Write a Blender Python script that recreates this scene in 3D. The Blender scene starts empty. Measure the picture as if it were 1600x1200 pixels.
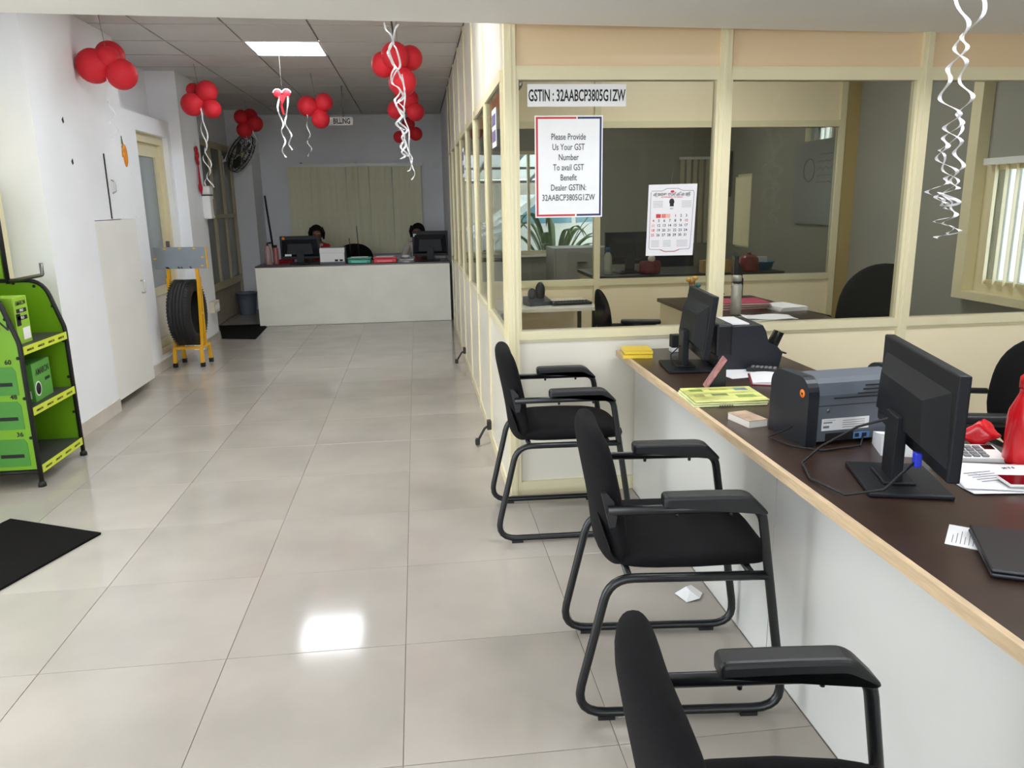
import bpy, bmesh, math, random
from mathutils import Vector, Matrix
random.seed(7)
PI = math.pi
scene = bpy.context.scene
COL = scene.collection

# ------------------------------------------------------------------ camera
CAM_H = 1.486
FPX, YAW, PITCH, ROLL = 1212.0, 0.1164, 0.2307, -0.0172
_fwd = Vector((math.sin(YAW) * math.cos(PITCH), math.cos(YAW) * math.cos(PITCH), -math.sin(PITCH)))
_right = Vector((math.cos(YAW), -math.sin(YAW), 0))
_up = _right.cross(_fwd)
_r = math.cos(ROLL) * _right + math.sin(ROLL) * _up
_u = -math.sin(ROLL) * _right + math.cos(ROLL) * _up
cam_data = bpy.data.cameras.new('camera')
cam_data.sensor_width = 36.0
cam_data.lens = 36.0 * FPX / 1600.0
cam_data.clip_start = 0.05
cam_data.clip_end = 200
cam = bpy.data.objects.new('camera', cam_data)
COL.objects.link(cam)
cam.matrix_world = Matrix(((_r.x, _u.x, -_fwd.x, 0), (_r.y, _u.y, -_fwd.y, 0), (_r.z, _u.z, -_fwd.z, CAM_H), (0, 0, 0, 1)))
scene.camera = cam

# ------------------------------------------------------------------ world, daylight openings, exposure
world = bpy.data.worlds.new('overcast_sky')
scene.world = world
world.use_nodes = True
_bg = world.node_tree.nodes['Background']
_bg.inputs['Color'].default_value = (0.86, 0.94, 1.0, 1)
_bg.inputs['Strength'].default_value = 3.6
scene.view_settings.view_transform = 'Standard'
scene.view_settings.look = 'None'
scene.view_settings.gamma = 1.0
scene.view_settings.exposure = 0.80
scene.view_settings.use_curve_mapping = False
scene.cycles.max_bounces = 14
scene.cycles.diffuse_bounces = 6
scene.cycles.glossy_bounces = 4
scene.cycles.transparent_max_bounces = 16
scene.cycles.caustics_reflective = False
scene.cycles.caustics_refractive = False
scene.cycles.sample_clamp_indirect = 6.0
def portal(name, loc, rot, sx, sy):
    d = bpy.data.lights.new(name, 'AREA'); d.shape = 'RECTANGLE'; d.size = sx; d.size_y = sy
    d.cycles.is_portal = True
    o = bpy.data.objects.new(name, d); o.location = loc; o.rotation_euler = rot
    COL.objects.link(o)
    return o
portal('portal_shopfront', (-0.75, -2.62, 1.35), (PI / 2, 0, 0), 3.5, 2.7)
portal('portal_side_entrance', (-2.77, 2.1, 1.25), (0, -PI / 2, 0), 2.5, 2.4)
portal('portal_right_window', (3.74, 4.28, 1.28), (0, PI / 2, 0), 0.84, 0.9)
portal('portal_courtyard_window', (1.35, 9.64, 1.45), (-PI / 2, 0, 0), 1.7, 1.3)

# ------------------------------------------------------------------ helpers
def lin(c):
    c = c / 255.0
    return c / 12.92 if c <= 0.04045 else ((c + 0.055) / 1.055) ** 2.4
def rgb(r, g, b):
    return (lin(r), lin(g), lin(b))
MATS = {}
def M(name, col, rough=0.5, metal=0.0, var=0.0, scale=6.0, bump=0.0, bscale=None, spec=0.5, coat=0.0, rnd=0.0, emit=None, estr=0.0, trans=0.0, stretch=None, detail=4.0):
    """procedural principled material; col in 0-255 sRGB"""
    if name in MATS:
        return MATS[name]
    m = bpy.data.materials.new(name); m.use_nodes = True
    nt = m.node_tree; p = nt.nodes['Principled BSDF']
    c = rgb(*col)
    p.inputs['Roughness'].default_value = rough
    p.inputs['Metallic'].default_value = metal
    p.inputs['Specular IOR Level'].default_value = spec
    p.inputs['Coat Weight'].default_value = coat
    p.inputs['Transmission Weight'].default_value = trans
    p.inputs['Base Color'].default_value = (*c, 1)
    tc = nt.nodes.new('ShaderNodeTexCoord')
    mp = nt.nodes.new('ShaderNodeMapping')
    nt.links.new(tc.outputs['Object'], mp.inputs['Vector'])
    if stretch: mp.inputs['Scale'].default_value = stretch
    nz = nt.nodes.new('ShaderNodeTexNoise'); nz.inputs['Scale'].default_value = scale; nz.inputs['Detail'].default_value = detail
    nt.links.new(mp.outputs['Vector'], nz.inputs['Vector'])
    if rnd > 0:
        oi = nt.nodes.new('ShaderNodeObjectInfo')
        cx = nt.nodes.new('ShaderNodeVectorMath'); cx.operation = 'SCALE'; cx.inputs[0].default_value = (37.0, 19.0, 53.0)
        nt.links.new(oi.outputs['Random'], cx.inputs['Scale'])
        nt.links.new(cx.outputs['Vector'], mp.inputs['Location'])
    if var > 0 or rnd > 0:
        ramp = nt.nodes.new('ShaderNodeMapRange')
        ramp.inputs['From Min'].default_value = 0.3; ramp.inputs['From Max'].default_value = 0.7
        ramp.inputs['To Min'].default_value = 1 - var; ramp.inputs['To Max'].default_value = 1 + var
        nt.links.new(nz.outputs['Fac'], ramp.inputs['Value'])
        val = ramp.outputs['Result']
        if rnd > 0:
            r2 = nt.nodes.new('ShaderNodeMapRange'); r2.inputs['To Min'].default_value = 1 - rnd; r2.inputs['To Max'].default_value = 1 + rnd
            nt.links.new(oi.outputs['Random'], r2.inputs['Value'])
            mm = nt.nodes.new('ShaderNodeMath'); mm.operation = 'MULTIPLY'
            nt.links.new(val, mm.inputs[0]); nt.links.new(r2.outputs['Result'], mm.inputs[1]); val = mm.outputs[0]
        sc = nt.nodes.new('ShaderNodeVectorMath'); sc.operation = 'SCALE'; sc.inputs[0].default_value = c
        nt.links.new(val, sc.inputs['Scale'])
        nt.links.new(sc.outputs['Vector'], p.inputs['Base Color'])
    if bump > 0:
        n2 = nt.nodes.new('ShaderNodeTexNoise'); n2.inputs['Scale'].default_value = bscale or scale * 8; n2.inputs['Detail'].default_value = 3
        nt.links.new(mp.outputs['Vector'], n2.inputs['Vector'])
        b = nt.nodes.new('ShaderNodeBump'); b.inputs['Strength'].default_value = bump; b.inputs['Distance'].default_value = 0.004
        nt.links.new(n2.outputs['Fac'], b.inputs['Height']); nt.links.new(b.outputs['Normal'], p.inputs['Normal'])
    if emit:
        p.inputs['Emission Color'].default_value = (*rgb(*emit), 1); p.inputs['Emission Strength'].default_value = estr
    MATS[name] = m
    return m
def glass(name, tint=(0.86, 0.87, 0.84), refl=1.0, rough=0.01):
    if name in MATS: return MATS[name]
    m = bpy.data.materials.new(name); m.use_nodes = True; nt = m.node_tree
    nt.nodes.remove(nt.nodes['Principled BSDF']); out = nt.nodes['Material Output']
    tr = nt.nodes.new('ShaderNodeBsdfTransparent'); tr.inputs['Color'].default_value = (*tint, 1)
    gl = nt.nodes.new('ShaderNodeBsdfGlossy'); gl.inputs['Roughness'].default_value = rough
    fr = nt.nodes.new('ShaderNodeFresnel'); fr.inputs['IOR'].default_value = 1.5
    mu = nt.nodes.new('ShaderNodeMath'); mu.operation = 'MULTIPLY'; mu.inputs[1].default_value = refl; mu.use_clamp = True
    mx = nt.nodes.new('ShaderNodeMixShader')
    nt.links.new(fr.outputs[0], mu.inputs[0]); nt.links.new(mu.outputs[0], mx.inputs[0])
    nt.links.new(tr.outputs[0], mx.inputs[1]); nt.links.new(gl.outputs[0], mx.inputs[2]); nt.links.new(mx.outputs[0], out.inputs['Surface'])
    MATS[name] = m
    return m

class B:
    """collects shapes into one bmesh"""
    def __init__(s): s.bm = bmesh.new()
    def _add(s, vs, fs, mi=0):
        bv = [s.bm.verts.new(v) for v in vs]
        for f in fs:
            try:
                fc = s.bm.faces.new([bv[i] for i in f]); fc.material_index = mi
            except ValueError: pass
        return bv
    def box(s, x0, x1, y0, y1, z0, z1, mi=0, mat=None):
        vs = [Vector((x, y, z)) for z in (z0, z1) for y in (y0, y1) for x in (x0, x1)]
        if mat is not None: vs = [mat @ v for v in vs]
        s._add(vs, [(0, 2, 3, 1), (4, 5, 7, 6), (0, 1, 5, 4), (2, 6, 7, 3), (0, 4, 6, 2), (1, 3, 7, 5)], mi); return s
    def rbox(s, x0, x1, y0, y1, z0, z1, r=0.005, seg=2, mi=0, mat=None):
        t = bmesh.new()
        vs = [t.verts.new((x, y, z)) for z in (z0, z1) for y in (y0, y1) for x in (x0, x1)]
        for f in [(0, 2, 3, 1), (4, 5, 7, 6), (0, 1, 5, 4), (2, 6, 7, 3), (0, 4, 6, 2), (1, 3, 7, 5)]: t.faces.new([vs[i] for i in f])
        r = min(r, 0.49 * min(abs(x1 - x0), abs(y1 - y0), abs(z1 - z0)))
        bmesh.ops.bevel(t, geom=t.edges[:], offset=r, segments=seg, affect='EDGES', profile=0.5)
        s.merge(t, mat, mi); t.free(); return s
    def merge(s, t, mat=None, mi=0):
        mp = {}
        for v in t.verts: mp[v] = s.bm.verts.new(mat @ v.co if mat is not None else v.co)
        for f in t.faces:
            try:
                nf = s.bm.faces.new([mp[v] for v in f.verts]); nf.material_index = mi; nf.smooth = f.smooth
            except ValueError: pass
    def prism(s, poly, axis, a0, a1, mi=0, mat=None):
        """poly: 2D pts; axis x->(y,z) y->(x,z) z->(x,y)"""
        def P(p, a):
            v = Vector((a, p[0], p[1])) if axis == 'x' else (Vector((p[0], a, p[1])) if axis == 'y' else Vector((p[0], p[1], a)))
            return mat @ v if mat is not None else v
        n = len(poly)
        vs = [P(p, a0) for p in poly] + [P(p, a1) for p in poly]
        s._add(vs, [tuple(range(n))[::-1], tuple(range(n, 2 * n))] + [(i, (i + 1) % n, n + (i + 1) % n, n + i) for i in range(n)], mi); return s
    def tube(s, pts, r, seg=8, closed=False, mi=0, caps=True):
        pts = [Vector(p) for p in pts]; n = len(pts)
        rr = r if isinstance(r, (list, tuple)) else [r] * n
        rings = []; prev = None
        for i in range(n):
            a = pts[(i - 1) % n] if (closed or i > 0) else pts[0]
            b = pts[(i + 1) % n] if (closed or i < n - 1) else pts[-1]
            t = (b - a)
            if t.length < 1e-9: t = Vector((0, 0, 1))
            t.normalize()
            if prev is None:
                ref = Vector((0, 0, 1)) if abs(t.z) < 0.9 else Vector((1, 0, 0))
                nrm = ref - t * ref.dot(t)
            else:
                nrm = prev - t * prev.dot(t)
            nrm.normalize(); prev = nrm; bn = t.cross(nrm)
            rings.append([s.bm.verts.new(pts[i] + rr[i] * (math.cos(2 * PI * k / seg) * nrm + math.sin(2 * PI * k / seg) * bn)) for k in range(seg)])
        m = n if closed else n - 1
        for i in range(m):
            A, Bq = rings[i], rings[(i + 1) % n]
            for k in range(seg):
                f = s.bm.faces.new((A[k], A[(k + 1) % seg], Bq[(k + 1) % seg], Bq[k])); f.smooth = True; f.material_index = mi
        if caps and not closed:
            s.bm.faces.new(rings[0][::-1]).material_index = mi; s.bm.faces.new(rings[-1]).material_index = mi
        return s
    def lathe(s, prof, seg=20, mat=None, mi=0, closed=False):
        """prof [(r,z)] about z"""
        rings = []
        for r, z in prof:
            if r < 1e-6:
                v = Vector((0, 0, z)); rings.append([s.bm.verts.new(mat @ v if mat is not None else v)])
            else:
                rings.append([])
                for k in range(seg):
                    v = Vector((r * math.cos(2 * PI * k / seg), r * math.sin(2 * PI * k / seg), z))
                    rings[-1].append(s.bm.verts.new(mat @ v if mat is not None else v))
        pairs = list(zip(rings, rings[1:])) + ([(rings[-1], rings[0])] if closed else [])
        for A, Bq in pairs:
            for k in range(seg):
                k2 = (k + 1) % seg
                vs = [A[k % len(A)], A[k2 % len(A)], Bq[k2 % len(Bq)], Bq[k % len(Bq)]]
                u = []
                for v in vs:
                    if v not in u: u.append(v)
                if len(u) > 2:
                    try:
                        f = s.bm.faces.new(u); f.smooth = True; f.material_index = mi
                    except ValueError: pass
        return s
    def ball(s, c, r, seg=16, rings=10, mi=0, mat=None):
        rx, ry, rz = r if isinstance(r, (tuple, list)) else (r, r, r)
        T = Matrix.Translation(c) @ (mat if mat is not None else Matrix.Identity(4)) @ Matrix.Diagonal((rx, ry, rz, 1))
        return s.lathe([(math.sin(PI * i / rings), -math.cos(PI * i / rings)) for i in range(rings + 1)], seg, T, mi)
    def strip(s, pts, w, side, mi=0, thick=0.0):
        """ribbon: pts polyline, side(i)-> direction vector"""
        A = []
        for i, p in enumerate(pts):
            d = side(i) if callable(side) else side
            wi = w(i) if callable(w) else w
            A.append((s.bm.verts.new(Vector(p) - d * wi / 2), s.bm.verts.new(Vector(p) + d * wi / 2)))
        for a, b in zip(A, A[1:]):
            f = s.bm.faces.new((a[0], a[1], b[1], b[0])); f.smooth = True; f.material_index = mi
        return s
    def pillow(s, fn, nu=20, nv=14, mi=0):
        """closed surface: fn(u angle 0..2pi, v 0..1)->point; v=0/1 poles collapse"""
        rows = []
        for j in range(nv + 1):
            v = j / nv
            if j in (0, nv): rows.append([s.bm.verts.new(fn(0, v))])
            else: rows.append([s.bm.verts.new(fn(2 * PI * i / nu, v)) for i in range(nu)])
        for A, Bq in zip(rows, rows[1:]):
            for k in range(nu):
                vs = [A[k % len(A)], A[(k + 1) % nu % len(A)], Bq[(k + 1) % nu % len(Bq)], Bq[k % len(Bq)]]
                u = []
                for v in vs:
                    if v not in u: u.append(v)
                if len(u) > 2:
                    f = s.bm.faces.new(u); f.smooth = True; f.material_index = mi
        return s
    def mesh(s, name, mats, smooth=False):
        bmesh.ops.recalc_face_normals(s.bm, faces=s.bm.faces[:])
        if smooth:
            for f in s.bm.faces: f.smooth = True
        me = bpy.data.meshes.new(name); s.bm.to_mesh(me); s.bm.free()
        for m in (mats if isinstance(mats, (list, tuple)) else [mats]): me.materials.append(m)
        return me
    def build(s, name, mats, parent=None, smooth=False, loc=None, rot=None, solid=0.0):
        o = bpy.data.objects.new(name, s.mesh(name, mats, smooth)); COL.objects.link(o)
        if parent is not None: o.parent = parent
        if loc is not None: o.location = loc
        if rot is not None: o.rotation_euler = rot
        if solid:
            md = o.modifiers.new('thickness', 'SOLIDIFY'); md.thickness = solid
        return o
def inst(name, me, parent=None, loc=(0, 0, 0), rot=(0, 0, 0)):
    o = bpy.data.objects.new(name, me); COL.objects.link(o); o.location = loc; o.rotation_euler = rot
    if parent is not None: o.parent = parent
    return o
def tag(o, label, cat, group=None):
    o['label'] = label; o['category'] = cat
    if group: o['group'] = group
    return o
def thing(name, label, cat, loc=(0, 0, 0), rz=0.0, group=None):
    o = bpy.data.objects.new(name, None); o.empty_display_size = 0.1; COL.objects.link(o)
    o.location = loc; o.rotation_euler = (0, 0, rz)
    return tag(o, label, cat, group)
def struct(o):
    o['kind'] = 'structure'; return o
def sroot(name, loc=(0, 0, 0)):
    o = bpy.data.objects.new(name, None); COL.objects.link(o); o.location = loc
    return struct(o)
def dup(root, loc, rz, label):
    r = root.copy(); COL.objects.link(r); r.location = loc; r.rotation_euler = (0, 0, rz); r['label'] = label
    for ch in list(root.children):
        c = ch.copy(); COL.objects.link(c); c.parent = r
        for g in list(ch.children):
            d = g.copy(); COL.objects.link(d); d.parent = c
    return r
def fillet(pts, r, n=5):
    """round the inner corners of a polyline; r number or list per inner corner"""
    pts = [Vector(p) for p in pts]; out = [pts[0]]
    for i in range(1, len(pts) - 1):
        p = pts[i]; a = (pts[i - 1] - p); b = (pts[i + 1] - p)
        ri = r[i - 1] if isinstance(r, (list, tuple)) else r
        la, lb = a.length, b.length; a.normalize(); b.normalize()
        ang = a.angle(b); d = min(ri / math.tan(ang / 2), 0.49 * la, 0.49 * lb)
        p0, p1 = p + a * d, p + b * d
        for k in range(n + 1):
            t = k / n
            out.append((1 - t) ** 2 * p0 + 2 * t * (1 - t) * p + t * t * p1)
    out.append(pts[-1]); return out
def rrect(w, h, r, n=4):
    out = []
    for cx, cy, a0 in ((w / 2 - r, h / 2 - r, 0), (-w / 2 + r, h / 2 - r, PI / 2), (-w / 2 + r, -h / 2 + r, PI), (w / 2 - r, -h / 2 + r, 1.5 * PI)):
        for k in range(n + 1):
            a = a0 + PI / 2 * k / n; out.append((cx + r * math.cos(a), cy + r * math.sin(a)))
    return out
FACE_NEG_Y = (PI / 2, 0, 0)
def text(name, body, mat, parent, loc, size, rot=FACE_NEG_Y, align='CENTER', ext=0.0004, xs=1.0, bold=0.0, spacing=1.0, line=1.0):
    cu = bpy.data.curves.new(name, 'FONT'); cu.body = body; cu.size = size; cu.align_x = align; cu.align_y = 'CENTER'
    cu.extrude = ext; cu.offset = bold; cu.space_character = spacing; cu.space_line = line; cu.resolution_u = 3
    t = bpy.data.objects.new(name + '_tmp', cu); COL.objects.link(t)
    me = bpy.data.meshes.new_from_object(t); bpy.data.objects.remove(t); bpy.data.curves.remove(cu)
    me.materials.clear(); me.materials.append(mat)
    if xs != 1.0: me.transform(Matrix.Diagonal((xs, 1, 1, 1)))
    return inst(name, me, parent, loc, rot)

# ------------------------------------------------------------------ materials
m_wall = M('white_painted_plaster', (242, 244, 248), 0.55, var=0.035, scale=1.6, bump=0.08, bscale=60)
m_wall_back = M('grey_white_plaster', (236, 237, 242), 0.6, var=0.07, scale=1.1, bump=0.08, bscale=60)
m_beam = M('beam_paint', (236, 234, 232), 0.6, var=0.03, scale=1.2, bump=0.06, bscale=50)
m_tile = M('vitrified_floor_tile', (170, 162, 153), 0.10, var=0.10, scale=2.2, spec=0.38, rnd=0.025, detail=6)
m_grout = M('tile_grout', (120, 110, 98), 0.8)
m_skirt = M('skirting_tile', (205, 197, 186), 0.15, var=0.05, scale=5)
m_ceil = M('ceiling_tile_board', (208, 205, 204), 0.8, var=0.03, scale=3, bump=0.15, bscale=120, rnd=0.02)
m_ceilgap = M('ceiling_grid_metal', (120, 116, 112), 0.6)
m_cream = M('cream_powder_coated_frame', (226, 216, 180), 0.32, var=0.02, scale=5)
m_panel = M('cream_laminate_panel', (244, 230, 196), 0.28, var=0.02, scale=2)
m_panel_w = M('offwhite_laminate_panel', (229, 223, 208), 0.3, var=0.025, scale=2)
m_top = M('tan_laminate_panel', (226, 200, 162), 0.28, var=0.02, scale=2)
m_glass = glass('partition_glass', (0.90, 0.90, 0.87), 0.42)
m_glass_in = glass('inner_partition_glass', (0.86, 0.86, 0.81), 0.5)
m_glass_win = glass('window_glass', (0.92, 0.95, 0.95), 0.8)
m_counter_w = M('white_laminate', (208, 207, 203), 0.25, var=0.025, scale=1.8, stretch=(1, 1, 0.3))
m_counter_b = M('billing_desk_laminate', (236, 234, 222), 0.35, var=0.05, scale=2.5)
m_brown = M('dark_brown_laminate', (56, 38, 29), 0.3, var=0.12, scale=3, stretch=(1, 4, 1))
m_ply = M('raw_plywood_edge', (205, 178, 143), 0.6, var=0.13, scale=12, stretch=(6, 1, 12))
m_fabric = M('black_chair_fabric', (16, 15, 17), 0.9, var=0.12, scale=60, bump=0.3, bscale=400, spec=0.2)
m_tube = M('black_powder_coated_steel', (17, 18, 20), 0.33, spec=0.5)
m_rubber = M('black_moulded_rubber', (17, 17, 19), 0.45, bump=0.06, bscale=150)
m_plastic = M('black_plastic', (24, 24, 27), 0.38)
m_mon = M('matt_monitor_plastic', (19, 20, 25), 0.5, spec=0.3)
m_satin = M('satin_steel', (196, 193, 188), 0.38, metal=0.55)
m_plastic_g = M('glossy_black_plastic', (14, 14, 16), 0.12)
m_slate = M('slate_grey_plastic', (92, 98, 108), 0.42, var=0.04, scale=9)
m_navy = M('dark_bluegrey_plastic', (27, 30, 38), 0.4)
m_white = M('white_plastic', (232, 232, 230), 0.35)
m_offw = M('ivory_plastic', (216, 206, 188), 0.35)
m_paper = M('white_paper', (236, 235, 236), 0.7, var=0.015, scale=12)
m_ink = M('black_print', (22, 22, 24), 0.6)
m_ink2 = M('grey_print', (120, 118, 120), 0.7)
m_inkred = M('red_print', (196, 52, 58), 0.6)
m_inknavy = M('navy_print', (32, 34, 88), 0.5)
m_red = M('red_balloon_latex', (214, 44, 56), 0.55, spec=0.25, var=0.03, scale=4)
m_ribbon = M('white_satin_ribbon', (238, 238, 240), 0.3)
m_string = M('thin_grey_string', (120, 112, 108), 0.7)
m_green = M('lime_green_sheet', (116, 168, 28), 0.3, var=0.03, scale=4)
m_greend = M('carton_green', (88, 158, 62), 0.5)
m_greenl = M('carton_lime', (146, 190, 54), 0.5)
m_black = M('matt_black', (16, 16, 16), 0.6)
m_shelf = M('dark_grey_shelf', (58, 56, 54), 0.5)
m_label_lime = M('shelf_label_lime', (205, 220, 60), 0.4)
m_yellow = M('yellow_enamel', (232, 172, 18), 0.35, var=0.06, scale=14)
m_board = M('grey_display_board', (138, 147, 156), 0.35, var=0.05, scale=8)
m_tyre = M('tyre_rubber', (24, 24, 25), 0.65, bump=0.1, bscale=90)
m_mat = M('black_coir_mat', (22, 20, 19), 0.95, var=0.25, scale=160, bump=0.8, bscale=500, spec=0.1)
m_chrome = M('brushed_steel', (200, 198, 194), 0.22, metal=1.0)
m_steel = M('grey_metal_rod', (125, 124, 124), 0.35, metal=0.8)
m_blind = M('olive_cream_blind_fabric', (240, 237, 206), 0.8, var=0.03, scale=10, bump=0.1, bscale=200)
m_blind2 = M('cream_blind_fabric', (235, 226, 198), 0.8, var=0.03, scale=10)
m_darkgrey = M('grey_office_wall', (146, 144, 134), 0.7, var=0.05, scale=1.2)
m_red_plastic = M('red_plastic', (205, 24, 34), 0.25)
m_skin = M('brown_skin', (120, 78, 58), 0.5)
m_hair = M('black_hair', (16, 13, 13), 0.75, bump=0.3, bscale=90, spec=0.2)
m_shirt = M('grey_white_cloth', (188, 178, 172), 0.85, var=0.05, scale=20)
m_redcloth = M('red_cloth', (176, 22, 36), 0.85)
m_wood = M('light_wood', (196, 158, 108), 0.5, var=0.12, scale=10, stretch=(1, 6, 1))
m_leaf = M('leaf_green', (92, 120, 66), 0.45, var=0.2, scale=9)
m_led = M('led_diffuser', (255, 255, 255), 0.5, emit=(244, 249, 255), estr=12.0)

# ================================================================== SETTING
XL, XR = -2.75, 3.75          # outer limits of the shell
YF, YB = -2.6, 12.45          # shop front and back wall
ZC = 2.80                     # false ceiling of the corridor
# ---- floor: grout bed with single tiles
fl = struct(B().box(XL, XR, YF, YB + 0.1, -0.06, -0.0025).build('floor', m_grout))
TS = 0.6
tile_me = {}
def tile_mesh(w, d):
    k = (round(w, 3), round(d, 3))
    if k not in tile_me:
        g = 0.0011; b = B(); z = 0.0; h = 0.0009
        xs = (g, g + h, w - g - h, w - g); ys = (g, g + h, d - g - h, d - g)
        o = [(xs[0], ys[0]), (xs[3], ys[0]), (xs[3], ys[3]), (xs[0], ys[3])]
        i = [(xs[1], ys[1]), (xs[2], ys[1]), (xs[2], ys[2]), (xs[1], ys[2])]
        vs = [Vector((x, y, -0.012)) for x, y in o] + [Vector((x, y, -0.0007)) for x, y in o] + [Vector((x, y, 0)) for x, y in i]
        fs = [(0, 3, 2, 1), (8, 9, 10, 11)]
        for k2 in range(4):
            n = (k2 + 1) % 4
            fs += [(k2, n, 4 + n, 4 + k2), (4 + k2, 4 + n, 8 + n, 8 + k2)]
        b._add(vs, fs); tile_me[k] = b.mesh('tile', m_tile)
    return tile_me[k]
x0, y0 = -0.1003, 1.8387
xlines = [-2.65] + [x0 + TS * k for k in range(-4, 2)] + [1.07]
ylines = [y0 + TS * k for k in range(-5, 18)]
for i in range(len(xlines) - 1):
    for j in range(len(ylines) - 1):
        inst('tile', tile_mesh(xlines[i + 1] - xlines[i], ylines[j + 1] - ylines[j]), fl, (xlines[i], ylines[j], 0))
# the office side of the shop has the same tiles, hidden behind counter and partition
big = B()
for i in range(4):
    for j in range(20):
        big.box(1.072 + 0.66 * i, 1.73 + 0.66 * i, -2.5 + 0.6 * j, -1.902 + 0.6 * j, -0.012, 0)
for i in range(9):
    big.box(-2.7 + 0.6 * i, -2.102 + 0.6 * i, -2.58, -1.165, -0.012, 0)
bo = big.build('tile_field', m_tile, fl); bo['kind'] = 'stuff'

# ---- ceilings
ce = struct(B().box(XL, XR, 3.3, YB + 0.1, ZC + 0.012, ZC + 0.1).build('ceiling', m_ceilgap))
cx = [-2.62, -1.955, -1.345, -0.732, -0.12, 0.419]
cy = [3.66 + 0.613 * k for k in range(0, 15)]; cy = [y - 0.0 for y in cy if y < 12.4] + [12.44]
# line up a row with the lamp
cy = [7.03 + 0.62 * k for k in range(-5, 9)]; cy = [3.66] + [y for y in cy if y < 12.3] + [12.44]
lamp_cell = None
for i in range(len(cx) - 1):
    for j in range(len(cy) - 1):
        if abs(cx[i] + 1.345) < 0.01 and abs(cy[j] - 7.03) < 0.01: continue
        w, d = cx[i + 1] - cx[i], cy[j + 1] - cy[j]
        k = ('c', round(w, 3), round(d, 3))
        if k not in tile_me:
            tile_me[k] = B().box(0.007, w - 0.007, 0.016, d - 0.016, 0, 0.012).mesh('ceiling_tile', m_ceil)
        inst('ceiling_tile', tile_me[k], ce, (cx[i], cy[j], ZC))
cf = struct(B().box(XL, XR, YF, 3.15, 2.72, 2.9).build('ceiling_front', m_beam))
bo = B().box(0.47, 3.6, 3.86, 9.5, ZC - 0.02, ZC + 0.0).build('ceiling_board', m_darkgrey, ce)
# beam (slightly out of square with the tiles) over the partition line
def bfar(x): return 3.675 + (x - 0.457) * 0.0557
struct(B().prism([(XL, bfar(XL) - 0.50), (XR, bfar(XR) - 0.66), (XR, bfar(XR)), (XL, bfar(XL))], 'z', 2.252, 2.92).build('trim_1', m_beam))

# ---- left wall, built as the run of piers and recesses it is
struct(B().box(XL, -2.55, YF, 0.9, 0, 2.9).box(XL, -2.55, 0.9, 3.3, 2.5, 2.9).box(XL, -2.55, 3.3, 5.25, 0, 2.9).build('wall_left', m_wall))
struct(B().box(XL, -2.28, 5.25, 5.97, 0, ZC).build('wall_left_pier', m_wall))
struct(B().box(XL, -2.315, 5.97, 6.88, 1.405, ZC).box(XL, -2.62, 5.97, 6.88, 0, 1.405).build('wall_left_niche', m_wall))
struct(B().box(XL, -2.60, 6.88, 8.5, 0, ZC).build('wall_left_recess', m_wall_back))
struct(B().box(-2.60, -2.42, 6.88, 7.5, 0, 2.31).box(-2.60, -2.42, 7.5, 8.4, 2.16, 2.31).box(-2.60, -2.42, 8.4, 8.5, 0, 2.31).box(-2.60, -2.42, 7.5, 8.4, 0, 0.11).build('wall_left_doorway', m_wall))
struct(B().box(XL, -2.31, 8.5, 9.17, 0, ZC).build('wall_left_column', m_wall))
struct(B().box(XL, -2.60, 9.17, 11.8, 0, ZC).build('wall_left_rear', m_wall_back))
struct(B().box(XL, -2.29, 11.8, YB, 0, ZC).build('wall_left_corner', m_wall_back))
struct(B().box(XL, 0.5, YB, YB + 0.12, 0, 2.9).build('wall_back', m_wall_back))
struct(B().box(0.43, 0.55, 9.62, YB, 0, 2.9).build('wall_back_return', m_wall_back))
# skirting tiles
bb = sroot('baseboard_left')
for (ya, yb, xf) in ((5.25, 5.6, -2.28), (5.602, 5.97, -2.28), (6.9, 7.45, -2.42), (7.452, 8.0, -2.42), (8.002, 8.498, -2.42), (8.502, 9.17, -2.31)):
    B().box(xf, xf + 0.012, ya, yb, 0, 0.095).build('skirting_tile', m_skirt, bb)
B().box(-2.54, -2.28, 5.238, 5.25, 0, 0.095).build('skirting_tile', m_skirt, bb)
# chips in the pier's paint
pier_marks = sroot('trim_2')
for (yy, zz) in ((5.66, 2.06), (5.72, 1.80)):
    B().prism([(yy, zz), (yy + 0.012, zz - 0.022), (yy + 0.028, zz - 0.012), (yy + 0.02, zz + 0.018)], 'x', -2.281, -2.277).build('chip', m_ink, pier_marks)

# ---- door_1: cream framed side door in the near left wall
d1 = sroot('door_1')
B().box(-2.552, -2.52, 4.05, 5.23, 0, 2.2).build('frame', m_cream, d1)
B().box(-2.522, -2.512, 4.15, 4.62, 0.1, 2.1).build('leaf_panel', m_panel, d1)
B().box(-2.522, -2.512, 4.66, 5.13, 0.1, 2.1).build('leaf_panel', m_panel, d1)
# ---- door_2: glazed cream door in the doorway recess
d2 = sroot('door_2')
b = B()
for (ya, yb, za, zb) in ((7.5, 7.58, 0.11, 2.16), (8.32, 8.4, 0.11, 2.16), (7.58, 8.32, 2.08, 2.16), (7.58, 8.32, 0.11, 0.17)): b.box(-2.56, -2.47, ya, yb, za, zb)
b.build('frame', m_cream, d2)
b = B()
for (ya, yb, za, zb) in ((7.58, 7.67, 0.17, 2.08), (8.23, 8.32, 0.17, 2.08), (7.67, 8.23, 1.96, 2.08), (7.67, 8.23, 0.66, 0.74), (7.67, 8.23, 0.17, 0.25)): b.box(-2.545, -2.505, ya, yb, za, zb)
b.build('stile', m_cream, d2)
B().box(-2.53, -2.522, 7.67, 8.23, 0.25, 0.66).build('panel', m_panel_w, d2)
B().box(-2.53, -2.524, 7.67, 8.23, 0.74, 1.96).build('pane', M('frosted_grey_glass', (138, 148, 152), 0.15), d2)
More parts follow.
